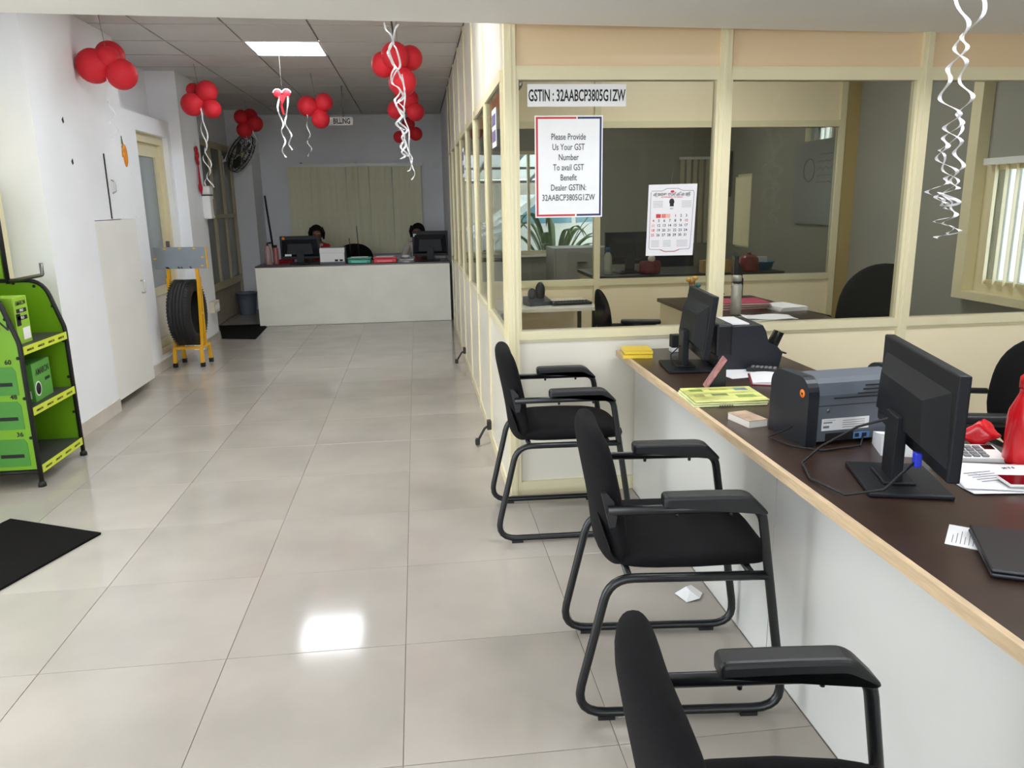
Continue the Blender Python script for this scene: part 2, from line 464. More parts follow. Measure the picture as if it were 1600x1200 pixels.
B().rbox(-2.505, -2.47, 8.25, 8.27, 1.02, 1.16, 0.006).build('handle', m_steel, d2)
# ---- door_3: two glazed leaves in the rear recess
d3 = sroot('door_3')
b = B()
for (ya, yb, za, zb) in ((9.9, 9.97, 0, 2.3), (11.7, 11.77, 0, 2.3), (9.97, 11.7, 2.22, 2.3), (9.97, 11.7, 0.44, 0.53)): b.box(-2.6, -2.55, ya, yb, za, zb)
for yy in (10.55, 11.14): b.box(-2.6, -2.55, yy, yy + 0.06, 0.53, 2.22)
b.box(-2.6, -2.555, 9.97, 11.7, 1.34, 1.39)
b.build('frame', M('dull_cream_frame', (190, 180, 150), 0.5), d3)
for (ya, yb) in ((9.97, 10.55), (10.61, 11.14), (11.2, 11.7)):
    B().box(-2.592, -2.58, ya, yb, 0.53, 1.34).build('pane', M('dim_green_glass', (112, 116, 104), 0.12), d3)
    B().box(-2.592, -2.58, ya, yb, 1.39, 2.22).build('pane', MATS['dim_green_glass'], d3)
B().box(-2.592, -2.575, 9.97, 11.7, 0.02, 0.44).build('panel', M('stained_panel', (170, 160, 142), 0.6, var=0.18, scale=3), d3)

# ---- right wall with the office windows
wr = sroot('wall_right')
b = B(); X0, X1 = 3.6, 3.75
b.box(X0, X1, YF, 3.86, 0, 2.9); b.box(X0, X1, 3.86, 4.7, 0, 0.87); b.box(X0, X1, 3.86, 4.7, 1.70, 2.9)
b.box(X0, X1, 4.7, 6.62, 0, 2.9); b.box(X0, X1, 6.62, 7.12, 0, 1.98); b.box(X0, X1, 6.62, 7.12, 2.1, 2.9); b.box(X0, X1, 7.12, 8.25, 0, 2.9)
b.box(X0, X1, 8.25, 8.62, 0, 0.95); b.box(X0, X1, 8.25, 8.62, 1.74, 2.9); b.box(X0, X1, 8.62, 9.5, 0, 2.9)
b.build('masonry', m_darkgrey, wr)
w1 = sroot('window_1')
b = B()
b.box(3.52, 3.6, 4.7, 4.79, 0.82, 2.4).box(3.52, 3.6, 3.87, 4.7, 0.82, 0.87)
b.build('frame', m_cream, w1)
b = B().box(3.6, 3.66, 4.62, 4.70, 0.87, 1.7).box(3.6, 3.66, 3.87, 3.92, 0.87, 1.7).box(3.6, 3.66, 3.92, 4.62, 0.87, 0.95).box(3.6, 3.66, 3.92, 4.62, 1.63, 1.70)
b.build('sash', m_cream, w1)
B().box(3.625, 3.63, 3.92, 4.62, 0.95, 1.63).build('pane', m_glass_win, w1)
for k in range(8):
    B().box(3.66, 3.68, 3.95 + 0.09 * k, 3.962 + 0.09 * k, 0.87, 1.7).build('grille_bar', m_white, w1)
me = B().box(-0.001, 0.001, -0.04, 0.04, 0, 0.74).mesh('blind_slat', m_blind2)
for k in range(5):
    inst('blind_slat', me, w1, (3.575, 4.22 + 0.088 * k, 0.93), (0, 0, -0.9))
B().box(3.545, 3.6, 3.9, 4.66, 1.66, 1.70).build('blind_rail', m_white, w1)
w3 = sroot('window_3')
B().box(3.6, 3.64, 8.25, 8.29, 0.95, 1.74).box(3.6, 3.64, 8.58, 8.62, 0.95, 1.74).box(3.6, 3.64, 8.29, 8.58, 0.95, 1.0).box(3.6, 3.64, 8.29, 8.58, 1.69, 1.74).build('frame', m_cream, w3)
B().box(3.615, 3.62, 8.29, 8.58, 1.0, 1.69).build('pane', m_glass_win, w3)
for k in range(4): inst('blind_slat', me, w3, (3.58, 8.3 + 0.085 * k, 0.97), (0, 0, 0.5))
w4 = sroot('window_4')
B().box(3.6, 3.64, 6.62, 6.65, 1.98, 2.1).box(3.6, 3.64, 7.09, 7.12, 1.98, 2.1).build('frame', m_cream, w4)
B().box(3.615, 3.62, 6.65, 7.09, 1.98, 2.1).build('pane', m_glass_win, w4)
for k in range(5): B().box(3.65, 3.66, 6.68 + 0.09 * k, 6.69 + 0.09 * k, 1.98, 2.1).build('grille_bar', m_white, w4)

# ---- rear office wall with the courtyard window
wro = sroot('wall_rear_office')
b = B(); b.box(0.43, 3.75, 9.5, 9.62, 0, 0.86).box(0.43, 3.75, 9.5, 9.62, 2.07, 2.9).box(0.43, 0.52, 9.5, 9.62, 0.86, 2.07).box(2.2, 3.75, 9.5, 9.62, 0.86, 2.07)
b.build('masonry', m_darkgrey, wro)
w2 = sroot('window_2')
b = B().box(0.52, 0.56, 9.5, 9.58, 0.86, 2.07).box(2.16, 2.2, 9.5, 9.58, 0.86, 2.07).box(0.56, 2.16, 9.5, 9.58, 0.86, 0.9).box(0.56, 2.16, 9.5, 9.58, 2.03, 2.07).box(1.34, 1.37, 9.5, 9.58, 0.9, 2.03)
b.build('frame', m_cream, w2)
B().box(0.56, 1.34, 9.54, 9.545, 0.9, 2.03).build('pane', m_glass_win, w2)
B().box(1.37, 2.16, 9.54, 9.545, 0.9, 2.03).build('pane', m_glass_win, w2)
B().box(0.5, 2.25, 9.42, 9.5, 0.83, 0.86).build('sill', m_white, w2)
# blind in the rear corner
vb = thing('vertical_blind', 'narrow cream vertical blind hanging in the rear office corner behind the calendar', 'blind', (3.4, 9.46, 0.95))
B().box(-0.2, 0.2, -0.02, 0.02, 1.0, 1.03).build('headrail', m_white, vb)
me = B().box(-0.038, 0.038, -0.001, 0.001, 0.0, 1.0).mesh('slat', m_blind2)
for k in range(5): inst('slat', me, vb, (-0.16 + 0.08 * k, 0, 0), (0, 0, 0.55))

# ---- shop front behind the camera (daylight comes in here)
wf = sroot('wall_front')
b = B()
b.box(XL, -2.5, YF, YF + 0.1, 0, 2.9).box(1.0, XR, YF, YF + 0.1, 0, 2.9).box(-2.5, 1.0, YF, YF + 0.1, 2.7, 2.9)
b.build('masonry', m_wall, wf)
b = B()
for xx in (-1.33, -0.16): b.box(xx - 0.03, xx + 0.03, YF + 0.02, YF + 0.08, 0, 2.7)
b.build('mullion', m_cream, wf)
for yy in (0.95, 2.1, 3.25): B().box(-2.68, -2.62, yy - 0.03, yy + 0.03, 0, 2.5).build('mullion', m_cream, wf)

# ================================================================== GLAZED PARTITION
def pane_y(x0, x1, y, z0, z1, parent, m=None): return B().box(x0, x1, y - 0.003, y + 0.003, z0, z1).build('pane', m or m_glass, parent)
ZS0, ZS1, ZR0, ZR1 = 0.815, 0.858, 2.034, 2.084
pf = sroot('wall_partition_front')
PY = 3.80
for xx in (0.43, 1.463, 2.485, 3.51):
    b = B().box(xx, xx + 0.052, PY - 0.032, PY + 0.032, 0.0, ZC).box(xx + 0.02, xx + 0.032, PY - 0.036, PY - 0.032, 0, ZC)
    b.build('post', m_cream, pf)
for xa, xb in ((0.482, 1.463), (1.515, 2.485), (2.537, 3.51)):
    B().box(xa, xb, PY - 0.028, PY + 0.028, ZR0, ZR1).box(xa, xb, PY - 0.02, PY + 0.02, ZR1, ZR1 + 0.012).build('rail', m_cream, pf)
    B().box(xa, xb, PY - 0.03, PY + 0.03, ZS0, ZS1).box(xa, xb, PY - 0.022, PY + 0.022, ZS0 - 0.012, ZS0).build('sill', m_cream, pf)
    B().box(xa, xb, PY - 0.03, PY + 0.03, 0.0, 0.07).build('bottom_rail', m_cream, pf)
    B().box(xa, xb, PY - 0.012, PY + 0.012, ZR1, ZC - 0.002).build('top_panel', m_top, pf)
    B().box(xa, xb, PY - 0.012, PY + 0.012, 0.07, ZS0).build('lower_panel', m_panel if xa > 1 else m_panel_w, pf)
    b = B().box(xa, xa + 0.014, PY - 0.024, PY + 0.024, ZS1, ZR0).box(xb - 0.014, xb, PY - 0.024, PY + 0.024, ZS1, ZR0)
    b.build('bead', m_cream, pf)
    pane_y(xa + 0.014, xb - 0.014, PY + 0.004, ZS1, ZR0, pf)
ps = sroot('wall_partition_side')
PX = 0.43
yp = [3.82, 4.70, 5.58, 6.42, 7.26, 8.10, 8.95, 9.62]
for k, yy in enumerate(yp[1:-1]):
    B().box(PX - 0.02, PX + 0.02, yy - 0.024, yy + 0.024, 0.0, ZC).build('post', m_cream, ps)
B().box(PX - 0.02, PX + 0.02, 9.58, 9.62, 0.0, ZC).build('post', m_cream, ps)
for k in range(len(yp) - 1):
    ya = yp[k] + (0.024 if k else 0.012); yb = yp[k + 1] - (0.024 if k < len(yp) - 2 else 0.04)
    door = k in (0, 2, 4)
    B().box(PX - 0.017, PX + 0.017, ya, yb, ZR0, ZR1).build('rail', m_cream, ps)
    B().box(PX - 0.017, PX + 0.017, ya, yb, ZS0, ZS1).build('sill', m_cream, ps)
    B().box(PX - 0.017, PX + 0.017, ya, yb, 0.0, 0.06).build('bottom_rail', m_cream, ps)
    B().box(PX - 0.01, PX + 0.01, ya, yb, ZR1, ZC - 0.002).build('top_panel', m_panel_w, ps)
    B().box(PX - 0.01, PX + 0.01, ya, yb, 0.06, ZS0).build('lower_panel', m_panel_w, ps)
    B().box(PX - 0.012, PX + 0.012, ya, ya + 0.05, ZS1 - 0.0, ZR0 - 0.0).box(PX - 0.012, PX + 0.012, yb - 0.02, yb, ZS1, ZR0).build('stile', m_cream, ps)
    B().box(PX - 0.003, PX + 0.003, ya + 0.05, yb - 0.02, ZS1, ZR0).build('pane', m_glass, ps)
# door stays on the side partition
for (yy, zz) in ((4.70, 0.12), (7.26, 0.12)):
    st = B().tube([(PX - 0.02, yy, zz), (PX - 0.06, yy - 0.015, zz - 0.02), (PX - 0.105, yy - 0.05, zz - 0.085)], 0.008, 8)
    st.rbox(PX - 0.045, PX - 0.018, yy - 0.03, yy + 0.012, zz - 0.03, zz + 0.03, 0.004)
    st.rbox(PX - 0.125, PX - 0.095, yy - 0.072, yy - 0.042, zz - 0.115, zz - 0.07, 0.008)
    o = st.build('door_stay', m_plastic, ps)
# inner partition between the two offices
pi = sroot('wall_partition_inner')
IY = 6.24
for xx in (1.41, 2.43, 3.43):
    B().box(xx, xx + 0.05, IY - 0.03, IY + 0.03, 0, ZC - 0.02).build('post', m_cream, pi)
B().box(3.48, 3.6, IY - 0.02, IY + 0.02, 0, ZC - 0.02).build('end_panel', M('brown_cream_panel', (172, 150, 96), 0.4), pi)
for xa, xb in ((0.462, 1.41), (1.46, 2.43), (2.48, 3.43)):
    B().box(xa, xb, IY - 0.028, IY + 0.028, 2.034, 2.084).build('rail', m_cream, pi)
    B().box(xa, xb, IY - 0.028, IY + 0.028, 0.81, 0.86).build('sill', m_cream, pi)
    B().box(xa, xb, IY - 0.01, IY + 0.01, 2.084, ZC - 0.02).build('top_panel', m_panel, pi)
    B().box(xa, xb, IY - 0.01, IY + 0.01, 0.0, 0.81).build('lower_panel', m_panel, pi)
    pane_y(xa, xb, IY, 0.86, 2.034, pi, m_glass_in)

# ---- outside the courtyard window: yard, wall, lean-to roof
struct(B().box(-0.5, 9, 9.7, 22, -0.3, -0.03).box(-20, 20, -22, -2.7, -0.3, -0.03).box(-20, -2.8, -2.7, 22, -0.3, -0.03).box(3.8, 12, -2.6, 9.6, -0.3, -0.03).build('ground', M('pale_concrete', (196, 192, 184), 0.8, var=0.1, scale=1)))
yw = struct(B().box(0.56, 7, 17.4, 17.6, -0.03, 1.95).build('wall_courtyard', M('compound_wall', (190, 182, 174), 0.8, var=0.06, scale=1)))
rf = thing('lean_to_roof', 'pale corrugated lean-to roof with dark ribs seen through the courtyard window', 'roof', (0, 0, 0))
m_sheet = M('white_roof_sheet', (224, 226, 230), 0.5, var=0.04, scale=2)
_nt = m_sheet.node_tree; _tl = _nt.nodes.new('ShaderNodeBsdfTranslucent'); _tl.inputs['Color'].default_value = (0.8, 0.82, 0.85, 1); _mx = _nt.nodes.new('ShaderNodeMixShader'); _mx.inputs[0].default_value = 0.55
_nt.links.new(_nt.nodes['Principled BSDF'].outputs[0], _mx.inputs[1]); _nt.links.new(_tl.outputs[0], _mx.inputs[2]); _nt.links.new(_mx.outputs[0], _nt.nodes['Material Output'].inputs['Surface'])
m_rib = M('dark_steel_section', (70, 72, 76), 0.5)
for k in range(10):
    x = 0.7 + 0.6 * k
    B().prism([(12.8, 2.42), (17.3, 1.96), (17.3, 1.98), (12.8, 2.44)], 'x', x, x + 0.57).build('roof_sheet', m_sheet, rf)
    B().prism([(12.8, 2.37), (17.3, 1.91), (17.3, 1.97), (12.8, 2.43)], 'x', x + 0.57, x + 0.60).build('rafter', m_rib, rf)
for yy in (12.9, 15.2, 17.2):
    zz = 2.42 - (yy - 12.8) * 0.102
    B().box(0.6, 6.8, yy, yy + 0.06, zz - 0.09, zz - 0.045).build('purlin', m_rib, rf)
for xx in (0.7, 6.6): B().box(xx, xx + 0.07, 12.9, 12.97, -0.03, 2.33).build('roof_post', m_rib, rf)

# ================================================================== COUNTERS
ct = thing('service_counter', 'long counter with dark brown top and white laminate front beside the black chairs', 'counter', (0, 0, 0))
B().box(0.985, 1.70, -0.6, 3.752, 0.725, 0.75).build('countertop', m_brown, ct)
B().box(0.968, 0.985, -0.6, 3.752, 0.722, 0.7505).build('edge_band', m_ply, ct)
for (ya, yb) in ((2.152, 3.752), (0.702, 2.148), (-0.6, 0.698)):
    B().box(1.07, 1.088, ya, yb, 0.004, 0.722).build('front_panel', m_counter_w, ct)
for yy in (-0.59, 0.7, 2.15, 3.74):
    B().box(1.088, 1.66, yy - 0.009, yy + 0.009, 0, 0.722).build('support_panel', m_counter_w, ct)
bd = thing('billing_desk', 'off-white billing desk with dark top at the far end under the billing sign', 'desk', (0, 0, 0))
B().box(-2.02, 0.395, 10.04, 10.06, 0.004, 0.735).build('front_panel', m_counter_b, bd)
B().box(-2.02, -2.0, 10.06, 10.72, 0.004, 0.735).build('side_panel', m_counter_b, bd)
B().box(0.375, 0.395, 10.06, 10.72, 0.004, 0.735).build('side_panel', m_counter_b, bd)
B().box(-2.02, 0.395, 10.04, 10.74, 0.735, 0.755).build('desktop', m_brown, bd)

# ================================================================== VISITOR CHAIRS
def se(a, p):  # signed power for superellipse
    return math.copysign(abs(a) ** p, a)
def make_visitor(label):
    t = thing('visitor_chair', label, 'chair', group='black cantilever visitor chairs along the counter')
    for s in (-1, 1):
        y = 0.235 * s
        path = fillet([(-0.222, y, 0.652), (0.205, y, 0.652), (0.302, y, 0.020), (-0.315, y, 0.020), (-0.215, y, 0.448), (0.238, y, 0.446)], [0.05, 0.075, 0.075, 0.085], 6)
        B().tube(path, 0.0135, 10).build('tube_frame', m_tube, t)
        # padded arm with drooping front
        prof = [(p.x, p.z) for p in fillet([(0.06, 0, 0.664), (-0.072, 0, 0.662), (-0.074, 0, 0.698), (0.05, 0, 0.699), (0.165, 0, 0.698), (0.222, 0, 0.640), (0.195, 0, 0.632), (0.155, 0, 0.663), (0.06, 0, 0.664)], [0.006, 0.016, 0.2, 0.06, 0.012, 0.02, 0.04], 5)][:-1]
        tb = bmesh.new(); bb2 = B(); bb2.prism(prof, 'y', y - 0.028, y + 0.028)
        bmesh.ops.recalc_face_normals(bb2.bm, faces=bb2.bm.faces[:])
        caps = [e for e in bb2.bm.edges if abs(e.verts[0].co.y - e.verts[1].co.y) < 1e-6]
        bmesh.ops.bevel(bb2.bm, geom=caps, offset=0.010, segments=3, affect='EDGES', profile=0.5)
        pad = bb2.build('arm_pad', m_rubber, t)
        for xx in (-0.03, 0.12): B().lathe([(0, 0.630), (0.005, 0.630), (0.006, 0.642), (0, 0.642)], 8, Matrix.Translation((xx, y, 0))).build('screw', m_tube, pad)
        # bracket where the arm meets the back
        B().prism([(-0.240, 0.700), (-0.226, 0.702), (-0.205, 0.675), (-0.195, 0.63), (-0.20, 0.60), (-0.216, 0.598), (-0.226, 0.64)], 'y', y - 0.016 * s - 0.010, y - 0.016 * s + 0.010).build('back_bracket', m_plastic, t)
        for xx in (-0.22, 0.2):
            B().box(xx - 0.025, xx + 0.025, y - 0.012, y + 0.012, 0.0, 0.012).build('glide', m_plastic, t)
    B().tube([(-0.16, -0.235, 0.45), (-0.16, 0.235, 0.45)], 0.011, 8).build('cross_bar', m_tube, t)
    B().tube([(0.19, -0.235, 0.447), (0.19, 0.235, 0.447)], 0.011, 8).build('cross_bar', m_tube, t)
    # seat cushion: rounded slab, lifted towards the back
    def seat(u, v):
        ang = v * PI - PI / 2
        z = math.sin(ang); rr = max(math.cos(ang), 0) ** 0.45
        cx, cy = se(math.cos(u), 0.42), se(math.sin(u), 0.42)
        taper = 1 - 0.10 * max(0, cx)
        x = 0.035 + 0.245 * cx * rr; y = 0.225 * cy * rr * taper
        lift = -0.02 * max(0, cx * rr) ** 3 + 0.012 * (abs(cy * rr) ** 2) - 0.012
        return Vector((x, y, 0.487 + 0.034 * se(z, 0.7) + lift))
    B().pillow(seat, 36, 14).build('seat', m_fabric, t)
    # backrest: tall rounded pad, wider in the middle, leaning back
    def back(u, v):
        h = -math.cos(PI * v)
        hh = se(h, 0.75)
        wv = (1 - abs(h) ** 5.0) ** 0.34 if abs(h) < 1 else 0
        width = 0.212 * (1 - 0.10 * max(0, hh) ** 2) * wv
        th = 0.040 * (1 - abs(h) ** 6) ** 0.5 if abs(h) < 1 else 0
        y = width * se(math.cos(u), 0.75); d = th * se(math.sin(u), 0.8)
        z = 0.648 + 0.212 * hh
        x = -0.230 - 0.20 * (z - 0.648) + 0.025 * (abs(y) / 0.205) ** 2 - 0.35 * max(0, 0.66 - z) ** 2 + d + 0.012
        return Vector((x, y, z))
    B().pillow(back, 28, 22).build('backrest', m_fabric, t)
    # upholstered shell that joins seat and back
    def shell(u, v):
        h = -math.cos(PI * v); w = (1 - abs(h) ** 6) ** 0.4 if abs(h) < 1 else 0
        y = 0.20 * se(math.cos(u), 0.7) * w; d = 0.013 * se(math.sin(u), 0.8) * w
        q = (h + 1) / 2
        px_ = -0.03 - 0.18 * (1 - (1 - min(1, q * 1.5)) ** 2) if q < 0.667 else -0.21 - 0.03 * (q - 0.667) * 3
        pz_ = 0.474 + 0.012 * q + 0.24 * max(0, q - 0.35) ** 1.5
        return Vector((px_, y, pz_ + d))
    B().pillow(shell, 24, 16).build('seat_shell', m_fabric, t)
    return t
vc = make_visitor('black visitor chair in the middle of the counter row')
vc.location = (0.733, 2.17, 0); vc.rotation_euler = (0, 0, math.radians(-5.5))
dup(vc, (0.615, 3.43, 0), math.radians(-2), 'farthest black visitor chair, against the cream partition corner')
dup(vc, (0.547, 0.935, 0), math.radians(-5), 'nearest black visitor chair, cut off by the bottom edge')

# ================================================================== OFFICE CHAIRS
def make_office(label, loc, rz, bw=0.23, bh=0.27, zc=0.74, arms=True, seat_z=0.455, group=None):
    t = thing('office_chair', label, 'chair', loc, rz, group)
    st = B()
    for k in range(5):
        a = 2 * PI * k / 5 + 0.3
        st.tube([(0.03 * math.cos(a), 0.03 * math.sin(a), 0.10), (0.28 * math.cos(a), 0.28 * math.sin(a), 0.065)], [0.022, 0.014], 8)
    st.build('star_base', m_plastic, t)
    for k in range(5):
        a = 2 * PI * k / 5 + 0.3
        B().lathe([(0, -0.022), (0.028, -0.022), (0.03, 0), (0.028, 0.022), (0, 0.022)], 14, Matrix.Translation((0.28 * math.cos(a), 0.28 * math.sin(a), 0.031)) @ Matrix.Rotation(a, 4, 'Z') @ Matrix.Rotation(PI / 2, 4, 'X')).build('caster', m_plastic, t)
    B().lathe([(0, 0.09), (0.03, 0.09), (0.03, 0.28), (0.018, 0.28), (0.018, seat_z - 0.036), (0, seat_z - 0.036)], 14).build('gas_column', m_plastic, t)
    def seat(u, v):
        ang = v * PI - PI / 2; rr = max(math.cos(ang), 0) ** 0.45
        return Vector((0.02 + 0.24 * se(math.cos(u), 0.5) * rr, 0.24 * se(math.sin(u), 0.5) * rr, seat_z + 0.04 * se(math.sin(ang), 0.7)))
    B().pillow(seat, 28, 10).build('seat', m_fabric, t)
    def back(u, v):
        h = -math.cos(PI * v); w = (1 - abs(h) ** 3.2) ** 0.42 if abs(h) < 1 else 0
        y = bw * (1 - 0.12 * h * h) * w * se(math.cos(u), 0.8); d = 0.032 * w * se(math.sin(u), 0.8)
        z = zc + bh * h
        return Vector((-0.235 - 0.12 * (z - 0.6) + 0.06 * (y / bw) ** 2 + d, y, z))
    B().pillow(back, 26, 18).build('backrest', m_fabric, t)
    B().tube(fillet([(-0.05, 0, seat_z - 0.05), (-0.285, 0, seat_z - 0.05), (-0.305, 0, 0.66)], 0.06), 0.018, 8).build('back_spine', m_plastic, t)
    if arms:
        for s in (-1, 1):
            y = 0.27 * s
            B().tube(fillet([(0.05, y * 0.8, 0.41), (0.06, y, 0.41), (0.16, y, 0.66), (-0.2, y, 0.655)], [0.03, 0.06], 5), 0.013, 8).build('arm_frame', m_tube, t)
            B().rbox(-0.12, 0.15, y - 0.028, y + 0.028, 0.665, 0.695, 0.012, 3).build('arm_pad', m_rubber, t)
    return t
make_office('black office chair pulled back behind the counter at the right edge', (2.16, 2.78, 0), math.radians(166), bw=0.215, bh=0.23, zc=0.70)
make_office('large black executive chair in the front office below the window', (3.02, 5.12, 0), math.radians(97), bw=0.27, bh=0.33, zc=0.72)
make_office('black office chair standing low behind the glass under the poster', (1.40, 4.82, 0), math.radians(-14), bw=0.21, bh=0.23, zc=0.70)
make_office('empty black office chair between the two cashiers', (-0.80, 11.05, 0), math.radians(-70), bw=0.25, bh=0.22, zc=0.73)

# ================================================================== MATS
def mat_thing(label, poly, fr=0.0):
    o = B().prism(poly, 'z', 0.0002, 0.010).build('floor_mat', m_mat)
    return tag(o, label, 'mat')
mat_thing('black floor mat lying askew on the tiles near the green stand', [(-2.048, 3.84), (-1.748 - 0.3, 3.119 - 0.1), (-1.52, 3.02), (-1.532, 3.59)][0:1] + [(-2.26, 3.25), (-1.75, 3.00), (-1.532, 3.59)])
mat_thing('dark floor mat at the rear left doorway beside the billing desk', [(-2.56, 10.2), (-2.29, 9.19), (-1.89, 9.07), (-1.93, 9.98), (-2.03, 10.2)])

# ================================================================== LED PANELS: added fill lamps, then the one in view
def added_led_panel(label, x, y, w=0.6, d=0.6, z=ZC):  # added lamp out of view, brightens the interior beyond the daylight
    t = thing('ceiling_light', label, 'ceiling light', (x, y, z), 0, 'LED ceiling panels')
    B().box(-w / 2 + 0.01, w / 2 - 0.01, -d / 2 + 0.01, d / 2 - 0.01, -0.012, -0.004).build('diffuser', m_led, t)
    B().box(-w / 2, w / 2, -d / 2, d / 2, -0.004, 0.0).build('tray', m_white, t)
    return t
added_led_panel('left LED panel in the first corridor ceiling bay behind the beam', -1.04, 4.6)  # this pair is added, hidden by the beam, to lift the corridor
added_led_panel('right LED panel in the first corridor ceiling bay behind the beam', -0.25, 4.6)
for _lab, _x, _y in (('LED panel behind the counter in the front hall', 2.5, 2.2), ('LED panel behind the counter nearer the entrance', 2.4, 0.2), ('LED panel straight over the counter top', 1.35, 2.3)):  # overhead lamps added out of view to brighten hall and left piers
    added_led_panel(_lab, _x, _y, z=2.72)
added_led_panel('LED strip in the front office ceiling', 2.0, 5.0, 1.1, 0.42, z=ZC - 0.02)  # added fill so the front office does not go dark
added_led_panel('LED strip in the rear office ceiling', 1.9, 7.6, 1.1, 0.42, z=ZC - 0.02)  # added fill for the rear office, hidden above the top panels
lp = thing('ceiling_light', 'bright LED panel in view on the grey tile ceiling of the corridor', 'ceiling light', (0, 0, 0))
B().box(-1.34, -0.737, 7.035, 7.645, ZC + 0.002, ZC + 0.01).build('diffuser', m_led, lp)
b = B()
for (xa, xb, ya, yb) in ((-1.345, -1.33, 7.03, 7.65), (-0.747, -0.732, 7.03, 7.65), (-1.33, -0.747, 7.03, 7.042), (-1.33, -0.747, 7.638, 7.65)): b.box(xa, xb, ya, yb, ZC - 0.003, ZC + 0.010)
b.build('frame', m_white, lp)

# ================================================================== CUPBOARDS on the left wall
cb = thing('tall_cupboard', 'tall off-white cupboard with stained door edge standing off the floor by the left wall', 'cupboard', (0, 0, 0))
B().box(-2.60, -2.32, 5.985, 6.87, 0.07, 1.395).build('body', m_panel_w, cb)
dr = B().box(-2.32, -2.298, 5.985, 6.855, 0.062, 1.40).build('door', M('stained_offwhite_laminate', (240, 239, 234), 0.35, var=0.04, scale=2), cb)
B().tube(fillet([(-2.298, 6.80, 0.80), (-2.27, 6.80, 0.80), (-2.27, 6.80, 0.90), (-2.298, 6.80, 0.90)], 0.01), 0.006, 8).build('handle', m_chrome, dr)
cu = thing('wall_cupboard', 'small flush wall cupboard with a curved handle above the tall cupboard', 'cupboard', (0, 0, 0))
B().box(-2.314, -2.306, 6.40, 6.85, 1.41, 1.885).build('door', m_wall, cu)
B().box(-2.314, -2.309, 6.385, 6.398, 1.41, 1.89).build('gap_strip', m_black, cu)
B().tube(fillet([(-2.306, 6.46, 1.60), (-2.283, 6.46, 1.615), (-2.283, 6.46, 1.685), (-2.306, 6.46, 1.70)], 0.01), 0.006, 8).build('handle', m_chrome, cu)

# ================================================================== BLIND + SIGN on back wall
bl = thing('vertical_blind', 'wide olive-cream vertical blind covering the window behind the billing desk', 'blind', (0, 12.36, 0))
B().box(-1.90, 0.12, -0.03, 0.03, 2.045, 2.09).build('headrail', m_white, bl)
nsl = 23; slw = 0.092
sl_me = [B().prism([(-slw / 2, -0.002), (0, -0.006), (slw / 2, -0.002), (slw / 2, -0.0005), (0, -0.0045), (-slw / 2, -0.0005)], 'z', 0.74, 2.045).mesh('slat', m_blind)]
for k in range(nsl):
    inst('slat', sl_me[0], bl, (-1.855 + 0.0865 * k, random.uniform(-0.004, 0.004), 0), (random.uniform(-0.004, 0.004), random.uniform(-0.006, 0.006), random.uniform(-0.15, 0.05)))
for xx in (-1.7, -0.9, -0.1): B().box(xx, xx + 0.03, -0.01, 0.09, 2.09, 2.11).build('bracket', m_steel, bl)
sg = thing('hanging_sign', 'white hanging sign reading BILLING below the corridor ceiling', 'sign', (-0.80, 9.5, 2.415))
B().box(-0.205, 0.125, -0.004, 0.004, -0.042, 0.045).build('board', m_paper, sg)
text('lettering', 'BILLING', m_ink, sg, (0.0, -0.0048, 0.0), 0.082, bold=0.0022, xs=0.66)
B().tube([(0.02, 0, 0.045), (0.02, 0, ZC - 2.415)], 0.006, 6).build('hanger_rod', m_ink2, sg)
B().box(0.30, 0.375, -0.0, 0.025, -0.1, 0.0).build('wall_box', m_white, None, loc=(0, 12.425, 2.1)).name = 'junction_box'
tag(bpy.data.objects['junction_box'], 'small grey junction box with conduit high on the back wall', 'junction box')

# ================================================================== GREEN BATTERY STAND
gs = thing('display_stand', 'lime green battery display stand with black tube frame by the left wall', 'display stand', (0, 0, 0))
YN, YFa, XFr, XBk = 4.33, 4.88, -2.115, -2.47
def arch(y):
    return fillet([(XBk, y, 0.03), (XBk, y, 1.085), (-2.20, y, 1.085), (XFr, y, 0.80), (XFr, y, 0.03)], [0.02, 0.13, 0.2], 7)
def archpoly():
    pts = fillet([(XBk, 0, 0.10), (XBk, 0, 1.075), (-2.20, 0, 1.075), (XFr, 0, 0.80), (XFr, 0, 0.10)], [0.02, 0.13, 0.2], 7)
    return [(p.x, p.z) for p in pts]
for y in (YN, YFa):
    B().tube(arch(y), 0.0125, 10).build('end_frame', m_black, gs)
    B().prism(archpoly(), 'y', y - 0.002, y + 0.002).build('end_panel', m_green, gs)
    for xx in (XBk, XFr):
        B().lathe([(0, 0), (0.022, 0), (0.02, 0.018), (0.012, 0.03), (0, 0.03)], 12, Matrix.Translation((xx, y, 0))).build('foot', m_black, gs)
    bs = B()
    for (xx, zz) in ((XFr - 0.018, 0.72), (XFr - 0.018, 0.5), (XFr - 0.018, 0.28), (-2.165, 0.93), (-2.25, 1.05), (-2.36, 1.07)):
        bs.ball((xx, y - 0.004, zz), 0.009, 8, 6)
    bs.build('bolt', m_black, gs)
B().box(XBk - 0.004, XBk, YN, YFa, 0.1, 1.07).build('back_panel', m_green, gs)
B().tube([(XFr, YN, 0.085), (XBk, YN, 0.085)], 0.011, 8).build('base_bar', m_black, gs)
B().tube([(XFr, YFa, 0.085), (XBk, YFa, 0.085)], 0.011, 8).build('base_bar', m_black, gs)
